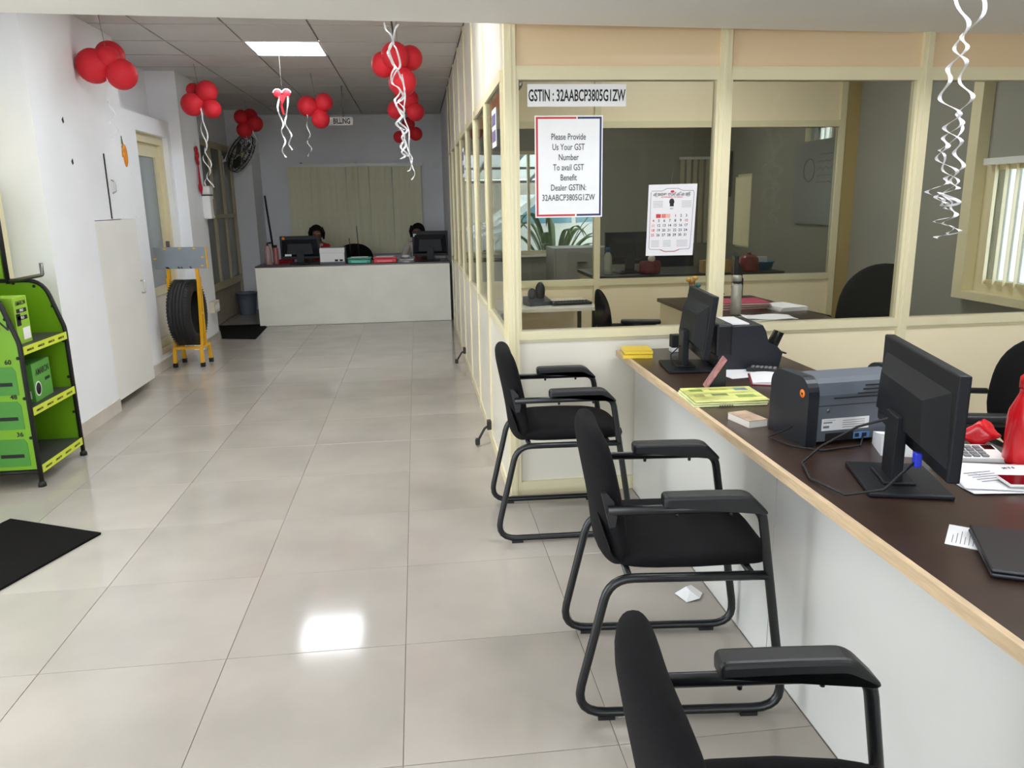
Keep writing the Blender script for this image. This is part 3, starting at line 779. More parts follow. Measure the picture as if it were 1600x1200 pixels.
for zz in (0.115, 0.44, 0.775):
    B().box(XBk, XFr + 0.006, YN + 0.012, YFa - 0.012, zz - 0.018, zz).build('shelf', m_shelf, gs)
    lb = B().box(XFr + 0.006, XFr + 0.010, YN + 0.012, YFa - 0.012, zz - 0.042, zz + 0.002).build('label_strip', m_label_lime, gs)
    for k in range(4):
        text('lettering', 'AMARON', m_ink, lb, (XFr + 0.0105, YN + 0.085 + 0.125 * k, zz - 0.022), 0.018, rot=(PI / 2, 0, PI / 2), bold=0.0003)
B().tube([(-2.38, YFa - 0.02, 1.07), (-2.38, YFa - 0.02, 1.62)], 0.013, 8).build('header_post', m_black, gs)
B().box(-2.60 + 0.06, -2.395, YFa - 0.03, YFa - 0.015, 1.10, 1.62).build('header_board', m_green, gs)
B().tube(fillet([(-2.37, YFa - 0.02, 1.085), (-2.185, YFa - 0.02, 1.115), (-2.185, YFa - 0.02, 1.185)], 0.012), 0.011, 8).build('hook_arm', m_steel, gs)
# printed battery pictures on the near end panel
def batt_print(xc, zc, s):
    b = B().box(xc - 0.10 * s, xc + 0.06 * s, YN - 0.0045, YN - 0.002, zc - 0.08 * s, zc + 0.05 * s)
    b.prism([(xc - 0.10 * s, zc + 0.05 * s), (xc + 0.06 * s, zc + 0.05 * s), (xc + 0.045 * s, zc + 0.075 * s), (xc - 0.085 * s, zc + 0.075 * s)], 'y', YN - 0.0045, YN - 0.002)
    return b.build('printed_battery', M('print_dark_green', (70, 140, 50), 0.4), gs)
for zc, nm in ((0.60, '60'), (0.41, '48'), (0.20, '36')):
    o = batt_print(-2.215, zc, 1.0)
    text('lettering', nm, m_ink, o, (-2.185, YN - 0.005, zc + 0.10), 0.035, bold=0.0006)
    B().box(-2.30, -2.18, YN - 0.0055, YN - 0.0045, zc - 0.03, zc - 0.01).build('print_band', m_black, o)
text('lettering', 'AMARON', m_ink, gs, (-2.148, YN - 0.0035, 0.895), 0.08, align='RIGHT', bold=0.001)
# cartons on the shelves
def carton(label, loc, rz, w, d, h, m, style):
    t = thing('battery_carton', label, 'carton', loc, rz, 'battery cartons on the green stand')
    B().rbox(-w / 2, w / 2, -d / 2, d / 2, 0, h, 0.002, 1).build('box', m, t)
    R90 = (PI / 2, 0, PI / 2)
    if style == 'tall':
        # face +x
        x = w / 2 + 0.0006
        text('lettering', 'AMARON', m_ink, t, (x, 0, h - 0.035), 0.034, rot=R90, bold=0.0005, xs=0.75)
        for zz in (h - 0.075, h - 0.115):
            o = B().box(w / 2, w / 2 + 0.0008, -d * 0.36, d * 0.36, zz - 0.011, zz + 0.011).build('print_block', m_ink, t)
            text('lettering', 'PRO' if zz > h - 0.1 else 'FLO', m_paper, o, (w / 2 + 0.0012, 0, zz), 0.02, rot=R90, bold=0.0004)
        B().box(w / 2, w / 2 + 0.0008, -d * 0.1, d * 0.42, 0.02, 0.085).build('white_sticker', m_paper, t)
        B().box(w / 2, w / 2 + 0.0008, -d * 0.44, -d * 0.14, 0.10, 0.165).build('print_block', m_ink, t)
    else:
        x = w / 2 + 0.0006
        text('lettering', 'AMARON', m_ink, t, (x, 0.01, h * 0.74), 0.052, rot=R90, bold=0.0007, xs=0.85)
        B().lathe([(0, 0), (0.034, 0.0), (0.034, 0.0012), (0, 0.0012)], 20, Matrix.Translation((w / 2, -d * 0.3, h * 0.32)) @ Matrix.Rotation(PI / 2, 4, 'Y')).build('print_badge', m_ink, t)
        B().lathe([(0.034, 0.0), (0.042, 0.0), (0.042, 0.0014), (0.034, 0.0014)], 20, Matrix.Translation((w / 2, -d * 0.3, h * 0.32)) @ Matrix.Rotation(PI / 2, 4, 'Y'), closed=True).build('badge_ring', m_white, t)
        B().box(w / 2, w / 2 + 0.0008, d * 0.12, d * 0.4, h * 0.44, h * 0.52).build('print_block', m_ink, t)
        B().box(-w * 0.40, w * 0.2, -d / 2 - 0.0008, -d / 2, h * 0.5, h * 0.6).build('print_block', m_ink, t)
        B().box(w * 0.05, w * 0.38, -d / 2 - 0.0008, -d / 2, 0.02, h * 0.3).build('white_sticker', m_paper, t)
    return t
carton('tall lime carton on the top shelf of the green stand', (-2.26, 4.50, 0.7752), math.radians(0), 0.20, 0.15, 0.255, m_greenl, 'tall')
carton('wide green carton on the middle shelf of the green stand', (-2.235, 4.60, 0.4402), math.radians(4), 0.16, 0.25, 0.215, m_greend, 'wide')

# ================================================================== TYRE AND ITS YELLOW STAND
ts = thing('tyre_stand', 'yellow steel tyre stand with grey board on top and black feet', 'stand', (-2.205, 7.70, 0), math.radians(-4))
lx, ly = 0.125, 0.11
def bar(p, q, r=0.013):
    p, q = Vector(p), Vector(q); d = (q - p); L = d.length; d.normalize()
    ref = Vector((0, 1, 0)) if abs(d.y) < 0.9 else Vector((1, 0, 0))
    a = d.cross(ref).normalized(); c = d.cross(a)
    b = B(); vs = [P + a * i * r + c * j * r for P in (p, q) for i, j in ((-1, -1), (1, -1), (1, 1), (-1, 1))]
    b._add(vs, [(0, 1, 2, 3), (7, 6, 5, 4), (0, 4, 5, 1), (1, 5, 6, 2), (2, 6, 7, 3), (3, 7, 4, 0)]); return b
for sx in (-1, 1):
    for sy in (-1, 1):
        bar((sx * lx * 1.03, sy * ly * 1.1, 0.02), (sx * lx, sy * ly, 0.185), 0.014).build('leg', m_yellow, ts)
        B().box(sx * lx * 1.03 - 0.018, sx * lx * 1.03 + 0.018, sy * ly * 1.1 - 0.018, sy * ly * 1.1 + 0.018, 0, 0.04).build('foot_cap', m_black, ts)
    bar((sx * lx, -ly, 0.185), (sx * lx, ly, 0.185), 0.012).build('base_rail', m_yellow, ts)
    for sy in (-1, 1):
        bar((sx * lx, sy * 0.05 - 0.03, 0.185), (sx * 0.14, sy * 0.02 - 0.02, 0.84), 0.011).build('upright', m_yellow, ts)
    bar((sx * 0.135, -0.065, 0.50), (sx * 0.135, 0.02, 0.50), 0.009).build('brace', m_yellow, ts)
    bar((sx * 0.132, -0.02, 0.82), (sx * 0.132, -0.02, 0.96), 0.014).build('sleeve', m_yellow, ts)
bar((-lx, -ly, 0.185), (lx, -ly, 0.185), 0.012).build('base_rail', m_yellow, ts)
bar((-lx, ly, 0.185), (lx, ly, 0.185), 0.012).build('base_rail', m_yellow, ts)
bdp = B().box(-0.245, 0.235, -0.035, -0.02, 0.925, 1.125).build('display_board', m_board, ts)
for (xx, zz) in ((-0.14, 1.11), (0.0, 1.113), (0.13, 1.11), (-0.235, 1.02), (0.2, 1.03), (0.19, 0.95)):
    B().prism([(xx - 0.02, zz), (xx, zz + 0.01), (xx + 0.02, zz + 0.002), (xx, zz - 0.008)], 'y', -0.0365, -0.035).build('worn_patch', m_yellow, bdp)
for (xx, w) in ((-0.14, 0.03), (-0.03, 0.016), (0.0, 0.012), (0.08, 0.016)):
    B().prism([(xx, 0.927), (xx + w, 0.927), (xx + w - 0.012, 0.945), (xx - 0.012, 0.945)], 'y', -0.0365, -0.035).build('print_mark', m_inknavy if w > 0.02 else m_ink, bdp)
B().box(0.232, 0.24, -0.036, -0.018, 0.925, 1.125).build('edge_trim', m_yellow, bdp)
ty = thing('car_tyre', 'new black car tyre held in the yellow stand', 'tyre', (-2.205, 7.68, 0.1985), math.radians(-2))
TR = 0.312
Tm = Matrix.Translation((0, 0, TR)) @ Matrix.Rotation(PI / 2, 4, 'Y')
hw = 0.098
prof = [(0.20, -hw + 0.012), (0.215, -hw), (0.26, -hw - 0.008), (0.29, -hw + 0.004), (TR - 0.006, -hw + 0.018), (TR, -hw + 0.03)]
grooves = [-0.046, -0.016, 0.016, 0.046]
for g in grooves: prof += [(TR, g - 0.005), (TR - 0.008, g - 0.003), (TR - 0.008, g + 0.003), (TR, g + 0.005)]
prof += [(TR, hw - 0.03), (TR - 0.006, hw - 0.018), (0.29, hw - 0.004), (0.26, hw + 0.008), (0.215, hw), (0.20, hw - 0.012), (0.205, hw - 0.02), (0.285, 0.06), (0.295, 0), (0.285, -0.06), (0.205, -hw + 0.02)]
B().lathe(prof, 48, Tm, closed=True).build('casing', m_tyre, ty)
sip = B()
for k in range(60):
    a = 2 * PI * k / 60
    for s in (-1, 1):
        sip.box(TR - 0.004, TR + 0.0006, -0.0045, 0.0045, s * 0.072 - 0.02, s * 0.072 + 0.02, mat=Tm @ Matrix.Rotation(a + 0.03 * s, 4, 'Z'))
sip.build('tread_lugs', m_tyre, ty)['kind'] = 'stuff'

# ================================================================== SMALL THINGS ON THE LEFT WALL
o = thing('paper_dispenser', 'white wall dispenser with a grey slot beside the red hanging ornament', 'dispenser', (-2.31, 9.09, 1.36))
B().rbox(0, 0.09, -0.075, 0.075, 0, 0.25, 0.015, 3).build('body', m_white, o)
B().rbox(0.0, 0.095, -0.078, 0.078, 0.255, 0.35, 0.02, 3).build('cap', m_white, o)
B().box(0.088, 0.094, 0.03, 0.06, 0.03, 0.21).build('window_slot', m_ink2, o)
B().box(0.0, 0.085, -0.07, 0.07, 0.245, 0.258).build('joint', m_black, o)
o = thing('switch_box', 'ivory switch box with white sockets low on the white column', 'switch box', (-2.31, 8.98, 0.34))
B().rbox(0, 0.055, -0.12, 0.12, 0, 0.125, 0.006).build('box', m_offw, o)
for k in range(3): B().rbox(0.055, 0.062, -0.085 + 0.065 * k, -0.04 + 0.065 * k, 0.035, 0.09, 0.003).build('socket', m_white, o)
o = thing('red_tassel', 'dark red knotted tassel ornament hanging on the white column', 'ornament', (-2.30, 8.93, 1.62))
b = B()
for (yy, zz, r) in ((0, 0.46, 0.04), (0.02, 0.41, 0.045), (-0.01, 0.37, 0.04), (0.01, 0.33, 0.032)): b.ball((0.012, yy, zz), (0.014, r, r), 10, 6)
b.build('knot', m_redcloth, o)
for k, yy in enumerate((-0.02, 0.02, 0.045)):
    b = B().tube([(0.012, 0.005, 0.32), (0.012, yy * 0.5, 0.2), (0.012, yy, 0.10 - 0.03 * (k % 2))], 0.005, 6)
    b.ball((0.012, yy, 0.07 - 0.03 * (k % 2)), (0.012, 0.02, 0.045), 8, 6); b.build('tassel', m_redcloth, o)
o = thing('orange_ornament', 'orange and yellow paper ornament with green top on the white left wall', 'ornament', (-2.312, 6.83, 1.80))
B().ball((0.006, 0, 0.10), (0.012, 0.05, 0.09), 14, 10).build('petals', M('orange_paper', (222, 138, 28), 0.6, var=0.25, scale=30), o)
B().prism([(-0.035, 0.16), (0.0, 0.17), (-0.03, 0.25)], 'x', 0.0, 0.006).build('leaf', m_leaf, o)
# sparse white foil curls below it
rb = B()
for k in range(9):
    zz = -0.03 - 0.07 * k
    rb.strip([(0.01 + 0.01 * math.sin(j), 0.06 + 0.02 * math.sin(k) + 0.012 * math.cos(j * 1.3), zz - 0.012 * j) for j in range(4)], 0.006, Vector((0, 0.8, 0.6)))
rb.build('foil_curl', m_ribbon, o)

# ---- bucket
o = thing('plastic_bucket', 'grey-blue plastic bucket in the rear left corner behind the desk', 'bucket', (-2.42, 11.3, 0))
B().lathe([(0, 0.0), (0.10, 0.0), (0.103, 0.01), (0.125, 0.17), (0.138, 0.29), (0.146, 0.29), (0.148, 0.31), (0.138, 0.312), (0.134, 0.29), (0.1, 0.02), (0, 0.02)], 28).build('pail', M('blue_grey_plastic', (112, 122, 136), 0.4), o)
for zz, rr in ((0.2, 0.130), (0.255, 0.1365)): B().lathe([(rr - 0.002, zz), (rr + 0.004, zz + 0.003), (rr, zz + 0.008)], 28).build('ridge', MATS['blue_grey_plastic'], o)
B().tube([(0.14 * math.cos(a), 0.14 * math.sin(a), 0.295 - 0.03 * math.sin(a)) for a in [PI * k / 12 for k in range(13)]], 0.003, 6).build('handle', m_steel, o)

# ---- wall fan
wfn = thing('wall_fan', 'dark wall fan with wire cage turned sideways near the rear corner', 'fan', (-2.60, 11.30, 2.10), 0)
_n = Vector((0.84, -0.16, -0.52)).normalized()
Fm = Matrix.Translation((0.27, 0.05, 0.09)) @ Vector((0, 0, 1)).rotation_difference(_n).to_matrix().to_4x4()
FR = 0.275
def ring(b, R, z, r): b.tube([Fm @ Vector((R * math.cos(2 * PI * k / 32), R * math.sin(2 * PI * k / 32), z)) for k in range(32)], r, 6, closed=True)
b = B()
for R, z in ((FR, 0.0), (FR * 0.96, 0.05), (FR * 0.7, 0.075), (FR * 0.35, 0.085), (FR * 0.96, -0.05), (FR * 0.7, -0.07), (FR * 0.4, -0.075)): ring(b, R, z, 0.007 if abs(z) < 0.01 else 0.004)
for k in range(28):
    a = 2 * PI * k / 28; c, s_ = math.cos(a), math.sin(a)
    for sg_ in (1, -1):
        b.tube([Fm @ Vector((FR * q * c, FR * q * s_, sg_ * z)) for q, z in ((0.2, 0.086), (0.5, 0.083), (0.83, 0.064), (0.98, 0.03), (1.0, 0.0))], 0.0025, 5)
b.build('cage', m_plastic_g, wfn)
for k in range(3):
    bb2 = B(); a = 2 * PI * k / 3
    Rm = Fm @ Matrix.Rotation(a, 4, 'Z')
    pts = [(0.04, -0.03), (0.10, -0.08), (0.20, -0.08), (0.24, 0.0), (0.19, 0.07), (0.09, 0.05), (0.04, 0.02)]
    vs = [Rm @ Vector((x, y, 0.0 + 0.25 * y)) for x, y in pts] + [Rm @ Vector((x, y, 0.004 + 0.25 * y)) for x, y in pts]
    n = len(pts); bb2._add(vs, [tuple(range(n)), tuple(range(n, 2 * n))[::-1]] + [(i, (i + 1) % n, n + (i + 1) % n, n + i) for i in range(n)])
    bb2.build('blade', m_plastic, wfn)
B().lathe([(0, -0.17), (0.05, -0.17), (0.065, -0.14), (0.065, -0.06), (0.03, -0.05), (0.03, 0.05), (0, 0.05)], 18, Fm).build('motor', m_offw, wfn)
B().tube([(0.0, -0.05, -0.03), (0.08, -0.03, 0.0), Fm @ Vector((0, 0, -0.15))], 0.02, 8).build('arm', m_white, wfn)
B().rbox(0.0, 0.035, -0.13, 0.03, -0.22, 0.06, 0.008).build('wall_plate', m_white, wfn)

# ================================================================== BALLOONS AND RIBBONS
def at(x, y, Y):
    """point on the plane Y=const seen at photo pixel x,y (1600x1200)"""
    d = _fwd + _r * ((x - 800) / FPX) + _u * ((600 - y) / FPX)
    t = Y / d.y
    return Vector((0, 0, CAM_H)) + d * t
def balloon(parent, c, r, knot):
    """inflated latex balloon, neck towards knot point"""
    d = (Vector(knot) - Vector(c)); d.normalize()
    q = Vector((0, 0, 1)).rotation_difference(d).to_matrix().to_4x4()
    prof = []
    for i in range(15):
        a = PI * i / 14; z = -math.cos(a); rr = math.sin(a)
        k = 1.0 + 0.10 * max(0, z) ** 2
        prof.append((r * rr * (1 - 0.06 * max(0, z)), r * z * k))
    prof[-1] = (0.006, prof[-1][1])
    prof += [(0.005, prof[-1][1] + 0.012), (0.011, prof[-1][1] + 0.022), (0, prof[-1][1] + 0.022)]
    return B().lathe(prof, 24, Matrix.Translation(c) @ q).build('balloon', m_red, parent)
def curl(p0, length, r0, r1, turns, ph=0.0, w=0.008, n=70, drift=(0, 0), flat=0.25):
    """hanging curled ribbon as a twisted strip"""
    pts = []
    for i in range(n + 1):
        t = i / n; rr = r0 + (r1 - r0) * t; a = ph + 2 * PI * turns * (t ** 1.3)
        pts.append(Vector((p0[0] + drift[0] * t + rr * math.cos(a) * min(1, t * 6), p0[1] + drift[1] * t + rr * math.sin(a) * min(1, t * 6) * 0.7, p0[2] - length * t)))
    def side(i):
        t = i / n; a = ph + 2 * PI * turns * (t ** 1.3)
        v = Vector((math.cos(a * 0.5 + 0.6), math.sin(a * 0.5 + 0.6) * 0.5, flat * math.sin(a))); v.normalize(); return v
    return pts, side, w
def bunch(label, items, Y, hook_px=None, ribbons=()):
    kx = sum(i[0] for i in items) / len(items); ky = sum(i[1] for i in items) / len(items)
    knot = at(kx, ky, Y)
    t = thing('balloon_bunch', label, 'balloons', knot, 0, 'red balloon bunches hung from the ceiling')
    s = Y / FPX
    for k, (x, y, rp, *dy) in enumerate(items):
        c = at(x, y, Y + (dy[0] if dy else 0)) - knot
        balloon(t, c, rp * s * 1.0, (0, 0, 0))
    top = ZC - knot.z
    hp = (at(hook_px, ky, Y) - knot).x if hook_px else 0
    B().tube([(0, 0, 0.0), (hp, 0, top - 0.001)], 0.0016, 5).build('string', m_string, t)
    for (dx, dz, L, r0, r1, tn, ph, w) in ribbons:
        p, sd, ww = curl((dx, -0.05, dz), L, r0, r1, tn, ph, w)
        B().strip(p, ww, sd).build('ribbon', m_ribbon, t)
    return t
bunch('red balloon bunch nearest the left wall, with faint curled foil below', [(147, 103, 23.5), (172, 87, 20, 0.12), (169, 91, 15.5, -0.02), (190, 116, 21)], 6.1, 163,
      [(-0.01, -0.03, 0.22, 0.006, 0.010, 0.6, 0.0, 0.012), (0.0, -0.2, 0.36, 0.008, 0.035, 3.0, 1.0, 0.008)])
bunch('red balloon bunch above the dispenser with two white ribbons', [(301, 163, 16.2), (323, 143, 15), (331, 170, 13.2), (302, 141, 10, 0.1)], 8.1, 308,
      [(0.0, -0.08, 0.72, 0.01, 0.035, 2.6, 0.3, 0.011), (0.02, -0.08, 0.74, 0.012, 0.03, 2.6, 2.4, 0.011)])
bunch('dark red balloon bunch hanging in front of the wall fan', [(377, 183, 10.4), (398, 193, 11.6), (382, 203, 11.2), (391, 181, 10.3, 0.12)], 10.7, 385,
      [(0.0, -0.05, 0.42, 0.008, 0.05, 2.2, 0.2, 0.009), (0.08, -0.05, 0.40, 0.008, 0.05, 2.0, 2.0, 0.009)])
bunch('red balloon bunch partly covering the BILLING sign', [(480.5, 166, 14.5), (506, 160, 13.0), (501, 186, 13.2)], 8.6, 489,
      [(-0.10, -0.05, 0.42, 0.008, 0.022, 2.5, 0.5, 0.010)])
bunch('large red balloon bunch right under the beam at the top of the column', [(600, 101, 18.3), (617, 88, 20, -0.06), (641, 91, 17.8, 0.05), (629, 128, 20.2, -0.05)], 6.2, 622)
bunch('middle red balloon bunch of the column below the large one', [(639, 155, 14), (619, 172, 13), (649, 175, 13.2), (628, 150, 11, 0.1)], 8.5, 630)
bunch('lowest dark red balloon bunch of the column, farthest back', [(638, 194, 9.8), (649.5, 209, 10), (624, 214, 8.8)], 10.6, 640)
# heart ornament with two ribbons
hk = at(441, 152, 7.6)
ho = thing('heart_ornament', 'small red heart-shaped bow edged white with two long ribbons hanging from the ceiling', 'ornament', hk)
for s in (-1, 1):
    b = B().ball((0.040 * s, 0, 0.03), (0.036, 0.02, 0.036), 16, 10)
    lob = b.build('lobe', m_red, ho)
    B().tube([(0.040 * s + 0.038 * math.cos(a), -0.004, 0.03 + 0.038 * math.sin(a)) for a in [PI * (0.05 + 0.9 * k / 14) for k in range(15)]], 0.006, 6).build('white_edge', m_ribbon, lob)
B().prism([(-0.045, 0.02), (0.045, 0.02), (0.0, -0.06)], 'y', -0.018, 0.012).build('point', m_red, ho)
B().strip([(0.0, -0.01, -0.02), (-0.01, -0.01, -0.08), (0.004, -0.01, -0.15)], 0.02, Vector((1, 0, 0))).build('red_tail', m_redcloth, ho)
B().tube([(0, 0, 0.04), (0, 0, ZC - hk.z)], 0.0015, 5).build('string', m_string, ho)

# ribbon bunch hanging from the far edge of the beam, in front of the balloon column
def pxribbon(parent, pts, Y, w, depth=0.03, ph=0.0):
    """ribbon through photo points on plane Y, with real front-back curl"""
    P = [at(x, y, Y) for x, y in pts]
    out = []
    n = len(P)
    for i in range(n - 1):
        a = P[max(i - 1, 0)]; b = P[i]; c = P[i + 1]; d = P[min(i + 2, n - 1)]
        for k in range(7):
            t = k / 7
            out.append(0.5 * ((2 * b) + (-a + c) * t + (2 * a - 5 * b + 4 * c - d) * t * t + (-a + 3 * b - 3 * c + d) * t ** 3))
    out.append(P[-1])
    for i, p in enumerate(out): p.y += depth * math.sin(i * PI / 7 + ph)
    base = parent.location
    out = [p - base for p in out]
    side = lambda i: Vector((1, 0.35 * math.sin(i * PI / 7 + ph + 1), 0.35 * math.cos(i * PI / 7 + ph))).normalized()
    return B().strip(out, lambda i: w * (0.7 + 0.3 * abs(math.sin(i * PI / 14 + ph))), side).build('ribbon', m_ribbon, parent)
pxribbon(ho, [(436, 150), (434, 165), (437, 180), (443, 195), (440, 207), (446, 222), (441, 236), (447, 246)], 7.55, 0.015, 0.02)
pxribbon(ho, [(449, 150), (450, 165), (447, 180), (446, 192), (452, 205), (456, 213), (451, 225), (457, 234), (452, 236)], 7.55, 0.015, 0.02, 1.2)
rb1 = thing('ribbon_bunch', 'bunch of curled white ribbons hanging in front of the balloon column', 'ribbons', at(612, 37, 3.60))
pxribbon(rb1, [(600, 35), (604, 48), (613, 62), (606, 82), (611, 95), (617, 106), (611, 120), (615, 132), (625, 142), (617, 156), (622, 170), (628, 182), (620, 192), (629, 205), (632, 215), (626, 230), (636, 240), (638, 245)], 3.60, 0.010)
pxribbon(rb1, [(622, 35), (617, 50), (614, 65), (620, 80), (625, 100), (618, 115), (612, 128), (624, 140), (630, 152), (619, 165), (631, 178), (623, 190), (636, 202), (628, 215), (634, 226), (628, 238), (633, 243), (626, 249)], 3.60, 0.010, ph=1.5)
pxribbon(rb1, [(614, 64), (608, 80), (616, 100), (622, 112), (628, 125), (632, 145), (622, 158), (632, 172), (625, 186), (619, 195), (632, 202), (618, 204)], 3.60, 0.009, ph=2.6)
pxribbon(rb1, [(628, 115), (633, 150), (631, 180), (639, 205), (639, 235), (644, 247), (642, 262), (637, 268)], 3.60, 0.007, ph=0.6)
pxribbon(rb1, [(626, 200), (635, 225), (640, 245), (645, 262), (648, 272), (643, 281)], 3.60, 0.006, ph=0.2)
rb2 = thing('ribbon_bunch', 'long white curled ribbons hanging at the upper right before the office glass', 'ribbons', at(1515, 2, 3.0))
rb2.location.z = 2.252
pxribbon(rb2, [(1502, -35), (1503, 20), (1505, 55), (1498, 85), (1505, 110), (1511, 140), (1509, 165), (1500, 185), (1488, 205), (1478, 222), (1468, 240), (1480, 258), (1491, 275), (1493, 290), (1480, 300), (1466, 312), (1478, 322), (1490, 330), (1478, 345), (1488, 355), (1491, 365), (1462, 372)], 3.0, 0.020, 0.035)
pxribbon(rb2, [(1540, -30), (1527, 25), (1512, 55), (1501, 80), (1490, 105), (1475, 130), (1478, 155), (1492, 180), (1484, 200), (1494, 222), (1500, 240), (1496, 262), (1486, 278), (1470, 288), (1456, 300), (1466, 312), (1482, 322), (1490, 315), (1476, 300)], 3.0, 0.022, 0.035, 1.8)
pxribbon(rb2, [(1508, 175), (1498, 200), (1480, 230), (1468, 240), (1478, 262), (1490, 280), (1484, 298), (1474, 310), (1492, 322), (1489, 335), (1466, 345), (1478, 352), (1490, 362), (1478, 367)], 3.0, 0.014, 0.03, 0.9)

# ================================================================== SIGNS ON THE GLASS
GY = 3.797
sgn = thing('paper_sign', 'long white sign reading GSTIN number at the top of the office glass', 'sign', (0.775, GY, 1.967))
B().box(-0.236, 0.236, -0.003, 0.0005, -0.049, 0.051).build('sheet', m_paper, sgn)
text('lettering', 'GSTIN : 32AABCP3805G1ZW', m_ink, sgn, (0.0, -0.0035, -0.002), 0.073, xs=0.502, bold=0.0014)
po = thing('poster', 'white poster with red and navy border asking for the GST number', 'poster', (0.736, GY, 1.642))
B().box(-0.164, 0.164, -0.003, 0.0005, -0.234, 0.236).build('sheet', m_paper, po)
b = B().box(-0.158, -0.149, -0.0036, -0.003, -0.228, 0.230).box(-0.149, 0.036, -0.0036, -0.003, 0.221, 0.230).box(-0.149, 0.03, -0.0036, -0.003, -0.228, -0.219)
b.build('red_border', m_inkred, po)
b = B().box(0.149, 0.158, -0.0036, -0.003, -0.228, 0.230).box(0.042, 0.149, -0.0036, -0.003, 0.221, 0.230).box(0.038, 0.149, -0.0036, -0.003, -0.228, -0.219)
b.build('navy_border', m_inknavy, po)
m_inkg = M('dark_grey_print', (72, 72, 78), 0.6)
for k, ln in enumerate(('Please Provide', 'Us Your GST', 'Number', 'To avail GST', 'Benefit', 'Dealer GSTIN:', '32AABCP3805G1ZW')):
    text('lettering', ln, m_inkg, po, (-0.002, -0.0038, 0.139 - 0.0468 * k), 0.041, xs=0.70 if k < 6 else 0.70, bold=0.0003)
cal = thing('wall_calendar', 'paper wall calendar with red holidays hanging inside the office glass', 'calendar', (1.25, 3.80, 1.385))
B().prism([(-0.118, 0.17), (0.127, 0.173), (0.115, -0.174), (-0.126, -0.172)], 'y', -0.006, -0.0048).build('sheet', M('calendar_paper', (222, 218, 220), 0.7), cal)
def line(b, pts, w=0.0022, y0=-0.0066, y1=-0.006):
    for (xa, za), (xb, zb) in zip(pts, pts[1:]):
        d = Vector((xb - xa, zb - za)); n = Vector((-d.y, d.x)).normalized() * w / 2
        b.prism([(xa - n.x, za - n.y), (xb - n.x, zb - n.y), (xb + n.x, zb + n.y), (xa + n.x, za + n.y)], 'y', y0, y1)
    return b
line(B(), [(-0.104, 0.14), (-0.05, 0.14), (-0.025, 0.152), (0.03, 0.152), (0.055, 0.141), (0.108, 0.141), (0.112, 0.13), (0.100, -0.13), (0.095, -0.142), (0.045, -0.143), (0.02, -0.152), (-0.03, -0.152), (-0.05, -0.143), (-0.105, -0.141), (-0.111, -0.132), (-0.106, 0.135)]).build('border_line', m_ink2, cal)
line(B(), [(-0.055, -0.144), (-0.03, -0.154), (0.02, -0.154), (0.045, -0.145)]).build('border_ornament', m_inkred, cal)
text('lettering', '\u0d15\u0d47\u0d30\u0d33 \u0d38\u0d7c\u0d15\u0d4d\u0d15\u0d3e\u0d7c', m_ink, cal, (0.0, -0.0062, 0.124), 0.022, bold=0.0002)
text('lettering', 'GOVERNMENT OF KERALA', m_inkred, cal, (0.0, -0.0062, 0.110), 0.009, bold=0.0001)
b = B().ball((0.0, -0.006, 0.088), (0.013, 0.0015, 0.016), 14, 8).box(-0.010, 0.010, -0.0072, -0.006, 0.066, 0.076); b.build('emblem_print', m_ink, cal)
text('lettering', '2021', m_ink, cal, (0, -0.0062, 0.055), 0.009)
B().ball((0.002, -0.006, 0.137), (0.010, 0.001, 0.006), 12, 6).build('crest_print', m_inkred, cal)
for xx in (-0.078, 0.082): B().lathe([(0.008, 0), (0.010, 0), (0.010, 0.0008), (0.008, 0.0008)], 16, Matrix.Translation((xx, -0.006, 0.122)) @ Matrix.Rotation(PI / 2, 4, 'X'), closed=True).build('stamp_ring', m_ink2, cal)
b = B()
for k in range(5): b.box(-0.095, -0.045, -0.0066, -0.006, 0.09 - 0.007 * k, 0.0915 - 0.007 * k).box(0.05, 0.1, -0.0066, -0.006, 0.09 - 0.007 * k, 0.0915 - 0.007 * k)
for k in range(5): b.box(-0.1, -0.06, -0.0066, -0.006, -0.1 - 0.007 * k, -0.0985 - 0.007 * k).box(-0.04, 0.0, -0.0066, -0.006, -0.1 - 0.007 * k, -0.0985 - 0.007 * k).box(0.03, 0.085, -0.0066, -0.006, -0.1 - 0.007 * k, -0.0985 - 0.007 * k)
b.build('small_print', m_ink2, cal)
for r in range(5):
    for c in range(7):
        n = r * 7 + c - 3
        if n < 1: continue
        red = c == 0 or n == 10
        text('date', str(n), m_inkred if red else m_ink, cal, (-0.090 + 0.0278 * c - 0.001 * r, -0.0062, 0.0205 - 0.0232 * r), 0.018, bold=0.0003)
B().box(-0.078, -0.054, -0.0068, -0.006, 0.011, 0.030).build('red_block', m_inkred, cal)
B().box(-0.050, -0.028, -0.0068, -0.006, 0.011, 0.030).build('red_block', M('pale_red_print', (214, 120, 112), 0.6), cal)
B().box(-0.026, -0.006, -0.0068, -0.006, 0.011, 0.030).build('red_block', M('paler_red_print', (226, 168, 150), 0.6), cal)
B().tube([(-0.004, -0.004, 0.172), (0.004, 0.0, 0.25)], 0.0008, 4).build('string', m_string, cal)
st = thing('door_notice', 'small white notice with purple print taped inside the near side door glass', 'notice', (0.428, 4.22, 1.86))
B().box(-0.006, -0.003, -0.1, 0.1, -0.095, 0.095).build('sheet', m_paper, st)
for zz in (0.04, -0.04):
    for yy in (-0.045, 0.045): B().box(-0.0075, -0.006, yy - 0.035, yy + 0.035, zz - 0.028, zz + 0.028).build('print_block', M('purple_print', (96, 84, 130), 0.6), st)
st = thing('door_notice', 'small white notice on a farther side door of the glass partition', 'notice', (0.428, 6.95, 1.82))
B().box(-0.006, -0.003, -0.1, 0.1, -0.12, 0.12).build('sheet', m_paper, st)
